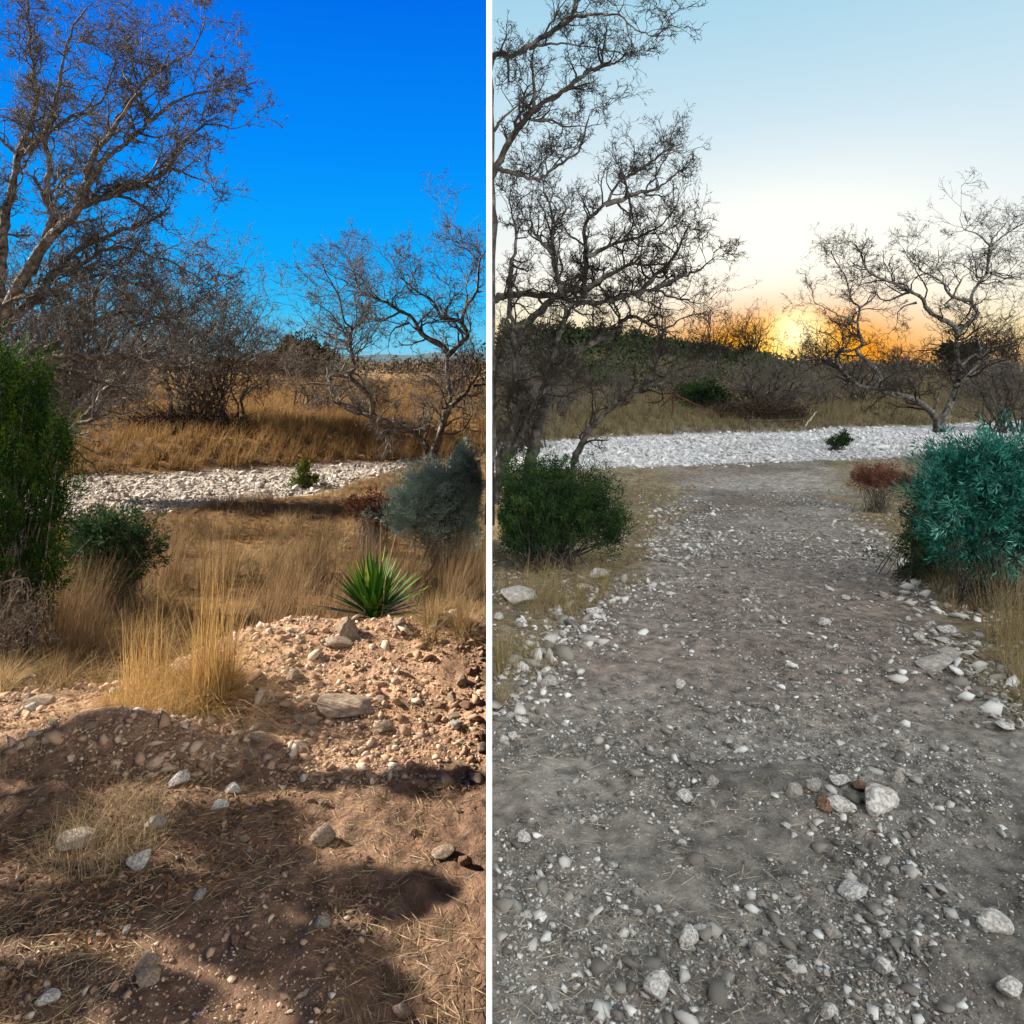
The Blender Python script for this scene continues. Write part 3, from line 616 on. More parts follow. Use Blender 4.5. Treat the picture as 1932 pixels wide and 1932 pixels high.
bush('teal_shrub', 'large blue green shrub with narrow leaves at the right edge of the dusk track', 'shrub', (1850, 1100), 5.2,
     [(1870, 875, 90, 52), (1790, 890, 52, 42), (1930, 890, 90, 60), (1765, 940, 40, 44), (1850, 950, 90, 55), (1815, 1020, 50, 40), (1930, 970, 80, 60), (1975, 940, 90, 90), (1850, 1062, 44, 24), (1900, 1040, 60, 40)],
     M['teal_dusk'], 640, 70, .05, .008, cr=.085, up=.35, stem=.003, rag=.24)
bush('green_bush', 'dark green bush under the tree group beside the wall in the dusk yard', 'bush', (1030, 1060), 6.6,
     [(1050, 930, 80, 46), (975, 955, 60, 55), (1100, 945, 50, 40), (1040, 985, 95, 44), (1135, 975, 36, 34), (965, 1010, 55, 26), (1150, 1015, 30, 20), (1010, 900, 36, 22)], M['bush_dusk'], 520, 130, .026, .008, cr=.10, up=.7, stem=.007, plume=1.7, thick=.26)
bush('olive_shrub', 'low olive green shrub at the foot of the teal shrub beside the track', 'shrub', (1740, 1050), 6.0, [(1750, 980, 28, 60), (1720, 1035, 46, 20), (1765, 1060, 50, 26)], M['shrub_green'], 120, 60, .035, .011, cr=.08, stem=.004)
bush('russet_shrub', 'small dark red brown shrub on the right edge of the dusk track', 'shrub', (1655, 915), 11.5, [(1655, 897, 36, 16), (1630, 905, 22, 12), (1690, 905, 26, 12)], M['russet'], 200, 60, .035, .009, cr=.08, stem=.002)
bush('russet_shrub', 'rusty brown dry shrub left of the grey green shrub in the golden grass', 'shrub', (700, 985), 9.0, [(700, 955, 44, 22), (730, 965, 30, 22)], M['russet'], 120, 60, .035, .010, cr=.08, stem=.004)
bush('creek_sapling', 'young green juniper standing alone on the white creek stones, sunny side', 'sapling', (570, 922), 14.6, [(568, 912, 18, 10), (572, 893, 9, 14), (575, 878, 4, 8), (590, 908, 10, 6)], M['sapling'], 80, 60, .045, .014, cr=.07, stem=.006)
bush('creek_sapling', 'young juniper bent over the white creek stones by a dark drift of debris, dusk side', 'sapling', (1575, 842), 21.5, [(1578, 834, 16, 6), (1592, 829, 11, 6), (1590, 820, 4, 6)], M['bush_dusk'], 70, 40, .06, .02, cr=.08, stem=.008)
bush('cedar', 'round dark evergreen on the horizon left of the sunlit forked tree', 'tree', (568, 700), 60, [(560, 672, 32, 26), (600, 680, 28, 20), (535, 684, 22, 16)], M['cedar'], 200, 60, .30, .14, cr=.5, stem=.06)
bush('evergreen_shrub', 'dark green low bush under the grey thicket by the pipe brace', 'bush', (1325, 765), 30, [(1320, 745, 36, 16), (1350, 750, 24, 12)], M['bush_dusk'], 120, 50, .12, .05, cr=.2, stem=.02)
for i, (U, rU, V, rV, y) in enumerate([(960, 60, 655, 34, 62), (1060, 60, 640, 24, 92), (1120, 50, 642, 16, 94), (1180, 55, 652, 16, 96), (1250, 50, 662, 14, 98), (1310, 50, 668, 14, 98), (1390, 60, 680, 14, 100), (1815, 30, 668, 16, 110)]):
    lb = ['dark cedar nearest the wall on the left of the dusk skyline', 'rounded olive cedar on top of the dusk ridge, second from the wall', 'olive cedar on the ridge behind the leaning dusk tree', 'low cedar where the dusk ridge starts to fall',
          'low cedar on the falling part of the ridge', 'dark cedar at the end of the ridge under the tree limb', 'dark low cedar left below the setting sun', 'dark round tree on the horizon behind the forked dusk tree'][i]
    bush('cedar', lb, 'tree', (U, V+rV), y, [(U, V, rU, rV), (U-rU*.4, V+rV*.3, rU*.6, rV*.7), (U+rU*.45, V+rV*.2, rU*.5, rV*.8)], M['cedar'], 220, 50, .45, .22, cr=.7, stem=.08, group='cedars along the dusk skyline')

# distant scrub belts (reads as one mass)
def belt(x0, x1, y0, y1, n, h, mat, nm):
    a = Acc(); x = RNG.uniform(0, 1, n); Y = y0+(y1-y0)*RNG.random(n)**1.5; X = (x0+(x1-x0)*x)*Y
    keep = fbm(X, Y, .06, 3, 40) > -.12; X = X[keep]; Y = Y[keep]; m = len(X)
    Zg = height(X, Y); per = 40; hh = h*RNG.uniform(.5, 1.3, m)*(1+.8*fbm(X, Y, .03, 2, 41))
    c = np.repeat(np.stack([X, Y, Zg], -1), per, 0); hr = np.repeat(hh, per)
    q = RNG.normal(size=(len(c), 3)); q = nrm(q)*RNG.random((len(c), 1))**.4; q[:, 2] = np.abs(q[:, 2])
    C = c+q*np.stack([hr*.9, hr*.9, hr], -1)
    V, F = leaves(C, RNG.normal(size=C.shape)+np.array([0, 0, .6]), hr*.22, hr*.12); a.add(V, F, np.repeat(RNG.random(m), per)*.7+RNG.random(len(c))*.3)
    tag(a.build(nm, mat), kind='stuff', label='brown and olive scrub in a far belt along the horizon', cat='scrub')
belt(-.75, -.005, 90, 300, 900, 2.3, M['scrub_far'], 'distant_scrub')
belt(.2, .75, 100, 300, 700, 2.0, M['scrub_far'], 'distant_scrub')
belt(.005, .75, 34, 92, 420, 1.0, M['scrub_far'], 'distant_scrub')
belt(.005, .42, 46, 96, 520, 1.7, M['cedar'], 'distant_scrub')
belt(-.75, -.005, 34, 80, 90, .7, M['scrub_far'], 'distant_scrub')
# far hills
X = np.linspace(-2600, -20, 160); hz = 26+22*fbm(X, 0, .0022, 4, 50)+12*fbm(X, 5, .012, 3, 51)
Vh = np.concatenate([np.stack([X, np.full_like(X, 1900), np.full_like(X, -5)], -1), np.stack([X, np.full_like(X, 2150), hz], -1), np.stack([X, np.full_like(X, 2500), np.full_like(X, -5)], -1)])
i = np.arange(159); Fh = np.concatenate([np.stack([i, i+1, i+161, i+160], -1), np.stack([i+160, i+161, i+321, i+320], -1)])
tag(mk('hills', Vh, Fh, M['hills'], smooth=True), kind='structure')

# ------------------------------------------------------------ yucca
def yucca():
    x, y = (705-U0)*K*4.6, 4.6; z = float(height(x, y))+.07; o = empty('yucca', (x, y, z), 'green spiky yucca rosette behind the stone heap', 'yucca')
    n = 210; a = Acc(); th = RNG.uniform(0, 2*np.pi, n); el = np.radians(RNG.uniform(12, 85, n)); D = np.stack([np.cos(th)*np.cos(el), np.sin(th)*np.cos(el), np.sin(el)], -1)
    Ln = RNG.uniform(.30, .45, n); S = nrm(np.cross(D, [0, 0, 1.])); t = np.array([0, .35, .7, 1.]); wd = np.array([.009, .013, .009, .0008])
    c = np.array([x, y, z])+D[:, None]*Ln[:, None, None]*t[None, :, None]; c[..., 2] -= (t**2)[None]*.10*Ln[:, None]*np.cos(el)[:, None]
    V = np.concatenate([c+S[:, None]*wd[None, :, None], c-S[:, None]*wd[None, :, None]], 1); b = np.arange(n)[:, None, None]*8
    F = (b+np.array([[0, 1, 5, 4], [1, 2, 6, 5], [2, 3, 7, 6]])[None]).reshape(-1, 4)
    rn = np.repeat(np.where(RNG.random(n) < .08, .95, RNG.uniform(0, .7, n)), 3); a.add(V.reshape(-1, 3), F, rn); a.build('leaves', M['yucca'], o)
    s = Acc(); P, R = grow(np.array([[x+.02, y-.05, z], [x-.05, y-.05, z], [x+.06, y-.1, z]]), np.array([[.05, 0, 1], [-.06, 0, 1], [.1, 0, 1]]), np.array([.62, .5, .55]), np.full(3, .006), 5, .05, 0); s.tube(P, R, 5)
    s.build('dry_stalks', M['straw'], o)
yucca()

# ------------------------------------------------------------ grass
def blades(X, Y, H, Wd, lean=.35, segs=3, wind=(0.1, 0)):
    m = len(X); B = np.stack([X, Y, height(X, Y)-.01], -1); th = RNG.uniform(0, 2*np.pi, m); ln = np.abs(RNG.normal(0, 1, m))*lean
    D = np.stack([np.cos(th)*ln+wind[0], np.sin(th)*ln+wind[1], np.ones(m)], -1)
    S = nrm(np.stack([-np.sin(th+RNG.normal(0, .8, m)), np.cos(th), np.zeros(m)], -1)); t = np.linspace(0, 1, segs+1)
    c = B[:, None]+D[:, None]*(H[:, None]*t[None])[..., None]
    c[..., :2] += D[:, None, :2]*(H[:, None]*t[None]**2)[..., None]*.8; c[..., 2] -= (H[:, None]*t[None]**2)*(ln**2)[:, None]*.45
    w = np.maximum(1-t, .12)[None, :, None]*Wd[:, None, None]*.5
    V = np.concatenate([c+S[:, None]*w, c-S[:, None]*w], 1); k_ = segs+1; b = np.arange(m)[:, None, None]*2*k_
    f = np.array([[j, j+1, k_+j+1, k_+j] for j in range(segs)]); F = (b+f[None]).reshape(-1, 4)
    return V.reshape(-1, 3), F
def grass(name, label, X, Y, H, Wd, mat, rn=None, segs=3, lean=.35, kind='stuff', cat='grass', wind=(.1, 0)):
    V, F = blades(X, Y, H, Wd, lean, segs, wind); a = Acc(); rn = RNG.random(len(X)) if rn is None else rn
    a.add(V, F, np.repeat(rn, segs)); o = a.build(name, mat); tag(o, label, cat, kind=kind); return o
def scatter(n, y0, y1, u0, u1, p=1.0):
    Y = np.exp(RNG.uniform(np.log(y0), np.log(y1), n)); X = RNG.uniform(u0, u1, n)*Y; return X, Y
def tufty(X, Y, sp=.22, pull=.65, seed=0):
    cx = np.floor(X/sp); cy = np.floor(Y/sp); hx = np.sin(cx*12.9+cy*78.2+seed)*43758.5; hy = np.sin(cx*39.3+cy*11.1+seed)*24634.6
    tx = (cx+(hx-np.floor(hx)))*sp; ty = (cy+(hy-np.floor(hy)))*sp; return X+(tx-X)*pull, Y+(ty-Y)*pull
# golden field between the stone heap and the creek
X, Y = scatter(160000, 3.9, 16, -.78, -.003)
X, Y = tufty(X, Y); yn = creek_near(X, X > 0)
keep = (Y < yn-.1+1.8*np.clip(fbm(X, Y, 1.1, 3, 97), 0, 1)) & ((Y > 5.0+.3*fbm(X, Y, 2, 2, 60)-1.1*np.clip((-1.5-X)/.5, 0, 1)) | (X > -.35)) & (fbm(X, Y, .8, 3, 61)+.5*fbm(X, Y, 3, 2, 65) > -.10)
keep &= ~((np.abs(X+1.95-.16*(Y-5)) < .22+.05*(Y-5)) & (Y < 8.2) & (RNG.random(len(X)) < .85))     # the faint trodden gap
keep &= ~((Y < 6.3) & (X < -1.9) & (RNG.random(len(X)) < .6))
X = X[keep]; Y = Y[keep]; X = np.minimum(X, -.06)
hh = (.07+.33*np.clip(1.2*fbm(X, Y, .8, 3, 62)+1.2*fbm(X, Y, 3.2, 2, 66)+.5, 0, 1))*RNG.uniform(.5, 1.25, len(X))*(1-.45*sm(8, 13, Y))*(.62+.38*sm(4.6, 6.5, Y))
rn = np.clip(.42+1.0*fbm(X, Y, .7, 3, 63)+.8*fbm(X, Y, 3.5, 2, 67)+RNG.normal(0, .28, len(X)), 0, 1)
grass('golden_grass', 'dry golden brown grass covering the ground down to the creek in the sunny yard', X, Y, hh, .0020+.0004*Y, M['gold'], rn, lean=.9, wind=(.0, 0))
X, Y = scatter(26000, 5.2, 12.5, -.75, -.01); X, Y = tufty(X, Y, .5, .5, 12); keep = (fbm(X, Y, .6, 3, 68) > .02) & (Y < creek_near(X, X > 0)-.6); X = np.minimum(X[keep], -.08); Y = Y[keep]
grass('grass_stalks', 'taller reddish dry stalks standing in patches of the golden field', X, Y, RNG.uniform(.3, .78, len(X))*(1-.4*sm(8, 12, Y)), .0018+.0003*Y, M['stalk'], lean=.2, segs=2)
# far bank and field, sunny yard
X, Y = scatter(110000, 15, 60, -.78, -.003); X, Y = tufty(X, Y, .45, .35, 3); yf = creek_far(X, X > 0); k_ = (Y > yf+.2); X = np.minimum(X[k_], -.12); Y = Y[k_]
grass('field_grass', 'dry golden grass on the far bank and field of the sunny yard', X, Y, RNG.uniform(.15, .45, len(X))*(1+Y*.004), .002*Y**.75, M['field_day'], segs=2)
X, Y = scatter(110000, 21, 70, .003, .78); X, Y = tufty(X, Y, .5, .35, 5); yf = creek_far(X, X > 0); k_ = (Y > yf+.2); X = np.maximum(X[k_], .14); Y = Y[k_]
grass('field_grass', 'dull olive and straw grass on the far bank of the dusk yard', X, Y, RNG.uniform(.12, .4, len(X))*(1+Y*.004), .002*Y**.75, M['field_dusk'], segs=2)
# verges of the dusk track
X, Y = scatter(90000, 2.9, 17, .003, .8); u = X/Y; X, Y = tufty(X, Y, .2, .6, 8)
el = np.interp(Y, [2.5, 3.3, 4.4, 6, 9, 14, 17], [-1, .0, .10, .20, .235, .26, .26]); er = np.interp(Y, [2.5, 3.3, 4.4, 6, 9, 14, 17], [2, .72, .62, .56, .51, .46, .46])
u = X/Y+fbm(X, Y, 2, 3, 70)*.08; keep = (Y < creek_near(X, X > 0)-.4) & (((u < el-.01)) | ((u > er+.01)))
keep &= fbm(X, Y, 1.2, 3, 71) > np.where(Y < 5.2, .02, -.06); X = np.maximum(X[keep], .05); Y = Y[keep]
near = np.minimum(np.abs(X/Y-np.interp(Y, [2.5, 3.3, 4.4, 6, 9, 14, 17], [-1, .0, .10, .20, .235, .26, .26])), 1)
grass('verge_grass', 'tangled straw coloured grass along both sides of the dusk track', X, Y, RNG.uniform(.05, .26, len(X)), .0017+.0002*Y, M['gold_dusk'], lean=1.1)
# single clumps
def clump(name, label, U, V, n, r, H, mat, wd=.003, lean=.22, cat='grass clump', group=None, ex=1.0, base=0):
    x, y, z = hit(U, V); n0 = n; n += base; th = RNG.uniform(0, 2*np.pi, n); rr = r*np.sqrt(RNG.random(n)); X = x+np.cos(th)*rr*ex; Y = y+np.sin(th)*rr
    if x < 0: X = np.minimum(X, -.05)
    else: X = np.maximum(X, .05)
    low = np.arange(n) >= n0; V_, F = blades(X, Y, H*RNG.uniform(.35, 1.1, n)*(1-.3*rr/r)*np.where(low, .42, 1), np.full(n, wd), np.where(low, .8, lean), 4, (.02, 0)); o = empty(name, (x, y, z), label, cat, group)
    a = Acc(); a.add(V_, F, np.repeat(RNG.random(n), 4)); a.build('blades', mat, o); return o
clump('grass_clump', 'tallest golden grass clump with upright stalks left of the stone heap', 400, 1325, 300, .10, .88, M['gold_tall'], .0034, .13, base=1100)
clump('grass_clump', 'wide low golden grass clump joined to the left of the tallest one', 300, 1330, 1900, .24, .27, M['gold_tall'], .0024, .75, ex=1.15)
clump('grass_clump', 'thin upright golden stalks at the left side of the wide clump', 275, 1290, 150, .12, .56, M['gold_tall'], .0034, .12)
clump('grass_clump', 'small pale dry grass tuft in the shaded foreground beside a flat stone', 205, 1580, 900, .20, .20, M['straw'], .002, .6)
clump('grass_clump', 'dry upright grass stalks at the right edge of the dusk yard', 1915, 1215, 350, .16, .60, M['gold_dusk'], .003, .22)
clump('grass_clump', 'dry brown grass stalks standing right below the grey green shrub by the wall', 880, 1100, 700, .45, .60, M['gold'], .0035, .12, ex=1.2)
clump('grass_clump', 'straw coloured drooping grass clump at the left edge of the dusk track, lower one', 955, 1250, 500, .26, .26, M['gold_dusk'], .003, .7)
clump('grass_clump', 'straw coloured drooping grass clump beside the boulders below the dark green bush', 1050, 1150, 500, .24, .26, M['gold_dusk'], .003, .6)
clump('grass_clump', 'small matted dead grass tuft on the dark soil below the lit ridge, left edge', 60, 1420, 300, .16, .12, M['straw'], .0022, .8)
# straw and leaf litter lying on the soil
def litter(name, label, n, y0, y1, u0, u1, mat, L0, L1, wd, th=-.5, flat=.12):
    X, Y = scatter(n, y0, y1, u0, u1); k_ = fbm(X, Y, 1.6, 3, 80) > th; X = X[k_]; Y = Y[k_]; m = len(X)
    a0 = RNG.uniform(0, np.pi*2, m); D = np.stack([np.cos(a0), np.sin(a0), RNG.normal(0, flat, m)], -1)
    V, F = leaves(np.stack([X, Y, height(X, Y)+.006], -1), D, RNG.uniform(L0, L1, m), np.full(m, wd)); a = Acc(); a.add(V, F, RNG.random(m))
    tag(a.build(name, mat), label, 'litter', kind='stuff')
litter('straw_litter', 'pale dry straws lying on the shaded brown soil', 24000, 1.6, 5.4, -.85, -.02, M['straw'], .015, .09, .002, -.16)
litter('straw_litter', 'grey dry straws lying on the gravel of the dusk yard', 12000, 1.6, 9, .02, .85, M['straw_dusk'], .015, .09, .002, -.05)
litter('leaf_litter', 'curled brown dry leaves lying in the shaded foreground', 6000, 1.6, 3.4, -.85, -.25, M['litter'], .008, .03, .010, -.05, .5)

# ------------------------------------------------------------ stones
def ico(sub):
    import bmesh
    bm = bmesh.new(); bmesh.ops.create_icosphere(bm, subdivisions=sub, radius=1); V = np.array([v.co[:] for v in bm.verts]); F = np.array([[v.index for v in f.verts] for f in bm.faces]); bm.free(); return V, F
I1, I2, I3 = ico(1), ico(2), ico(4)
def stone_shape(base, cuts=9, rough=.04, seed=0, dmin=.38, dmax=.8):
    r = np.random.default_rng(seed); V = base.copy()
    for _ in range(cuts):
        n = nrm(r.normal(size=3)); d = r.uniform(dmin, dmax); s = V@n-d; V = V-np.maximum(s, 0)[:, None]*n*.93
    V = V+base*rough*(fbm(base[:, 0]*2+seed, base[:, 1]*2+base[:, 2]*3, 1.5, 4, seed)[:, None]); return V
def gravel(name, label, n, y0, y1, u0, u1, smin, smax, mat, filt=None, pw=2.2, cat='gravel', cpow=1.0, bury=.38, sub=I1, nvar=12, ypow=0, smooth=False):
    X, Y = scatter(n, y0, y1, u0, u1)
    if filt is not None: k_ = filt(X, Y); X = X[k_]; Y = Y[k_]
    m = len(X); S = smin*(1-RNG.random(m)*(1-(smin/smax)**pw))**(-1/pw); S *= (1+ypow*Y)
    sc = np.stack([S, S*RNG.uniform(.6, 1, m), S*RNG.uniform(.35, .75, m)], -1); var = RNG.integers(0, nvar, m); a = Acc()
    ang = RNG.uniform(0, 2*np.pi, m); ca, sa = np.cos(ang), np.sin(ang); Zg = height(X, Y)
    for v in range(nvar):
        k_ = np.where(var == v)[0]
        if not len(k_): continue
        b = stone_shape(sub[0], 6, .1, v+1, .25, .62)*1.25; b = b*(1+.16*np.random.default_rng(v).normal(size=(len(b), 1))); P = b[None]*sc[k_][:, None]
        tl = RNG.normal(0, .3, len(k_))[:, None]; P = np.stack([P[..., 0], P[..., 1], P[..., 2]+tl*P[..., 0]], -1)
        Q = np.stack([P[..., 0]*ca[k_, None]-P[..., 1]*sa[k_, None]+X[k_, None], P[..., 0]*sa[k_, None]+P[..., 1]*ca[k_, None]+Y[k_, None], P[..., 2]+(Zg[k_]+sc[k_, 2]*(1-bury*2)*.6)[:, None]], -1)
        F = (np.arange(len(k_))[:, None, None]*len(b)+sub[1][None]).reshape(-1, 3); a.add(Q.reshape(-1, 3), F, np.repeat(np.clip(RNG.beta(1.6, 1.6, len(k_)), 0, 1)**cpow, len(sub[1])))
    o = a.build(name, mat, smooth=smooth); tag(o, label, cat, kind='stuff')
mclear = lambda X, Y: (fbm(X, Y, 1.2, 3, 90) > -.10) & (X < -.02)
gravel('rubble', 'reddish rubble and chips covering the sunlit heap', 15000, 2.8, 4.7, -.75, -.005, .0045, .045, M['rubble_day'], lambda X, Y: (X < -.03) & ((X/Y > -.42) | (fbm(X, Y, 1.5, 3, 91) > -.06)) & (fbm(X, Y, 2.6, 3, 95) > -.22), 2.1)
gravel('rubble', 'small chips in the shaded brown soil', 11000, 1.5, 3.1, -.8, -.005, .0022, .02, M['rubble_day'], mclear, 2.3, cpow=1.4)
gravel('gravel', 'fine grey gravel over the dusk ground', 85000, 1.5, 10, .003, .8, .0026, .032, M['rubble_dusk'], lambda X, Y: (X > .02) & (fbm(X, Y, 1.7, 3, 92)+.8*fbm(X, Y, 7, 2, 98)+RNG.normal(0, .12, len(X)) > -.10), 2.3, ypow=.05, bury=.40, cpow=1.3)
gravel('gravel', 'pale pebbles along the far part of the dusk track', 7000, 7, 15, .2, .55, .008, .04, M['rubble_dusk'], lambda X, Y: (fbm(X, Y, .9, 3, 93) > -.05) & (Y < 15.5), 2.3, bury=.40)
edge_ = lambda X, Y: (X > .03) & (Y < creek_near(X, X > 0)-1) & (np.minimum(np.abs(X/Y-np.interp(Y, [2.5, 3.3, 4.4, 6, 9, 14, 17], [-1, .0, .10, .20, .235, .26, .26])), np.abs(X/Y-np.interp(Y, [2.5, 3.3, 4.4, 6, 9, 14, 17], [2, .72, .62, .56, .51, .46, .46]))) < .05*np.abs(RNG.normal(size=len(X)))) & (fbm(X, Y, 1.3, 3, 99) > -.12)
gravel('verge_rubble', 'broken limestone pushed up along both edges of the dusk track', 20000, 3.2, 12, .003, .8, .010, .065, M['rubble_dusk'], edge_, 2.0, cat='rubble', bury=.3, cpow=.8)
increek = lambda X, Y: (Y > creek_near(X, X > 0)-.15+.3*RNG.normal(size=len(X))+1.6*np.clip(fbm(X, Y, 1.1, 3, 97), 0, 1)*(X < 0)) & (Y < creek_far(X, X > 0)+.1+.2*RNG.normal(size=len(X))) & (np.abs(X) > .12)
gravel('creek_stones', 'white limestone cobbles filling the sunny creek bed', 34000, 8.5, 20, -.85, -.003, .018, .11, M['cobble_day'], increek, 2.2)
gravel('creek_stones', 'white limestone cobbles filling the dusk creek bed', 34000, 16, 33, .003, .85, .024, .13, M['cobble_dusk'], increek, 2.2)

SH = []
def base_stone(k_, cuts=11, rough=.07, lo=.42, hi=.8):
    V = stone_shape(I3[0], cuts, rough, 200+k_, lo, hi); me = mk('stone', V, I3[1], M['stone_day']); 
    m = me.data; bpy.data.objects.remove(me); return m
SH = [base_stone(i) for i in range(16)]
SHM = {}
def stone_mesh(k_, matn):
    if (k_, matn) not in SHM:
        m = SH[k_].copy(); m.materials.clear(); m.materials.append(M[matn]); SHM[(k_, matn)] = m
    return SHM[(k_, matn)]
def stone(name, label, U, V, w, h, matn, k_=None, rot=None, tilt=(0, 0), cat='stone', group=None, deep=.8, bury=.15, lift=0):
    """(U,V) is the stone's foot; w and h are its apparent width and height"""
    x, y, z = hit(U, V); s = K*y; k_ = int(RNG.integers(0, 16)) if k_ is None else k_
    o = bpy.data.objects.new(name, stone_mesh(k_, matn)); COL.objects.link(o)
    W2 = w*s*.56; H2 = h*s*.54; o.scale = (W2, W2*deep, H2); y2 = y+W2*deep*.5
    o.rotation_euler = (tilt[0], tilt[1], RNG.uniform(-.5, .5) if rot is None else rot)
    o.location = (x, y2, float(height(x, y2))+H2*(1-2*bury)*.60+lift); return tag(o, label, cat, group)
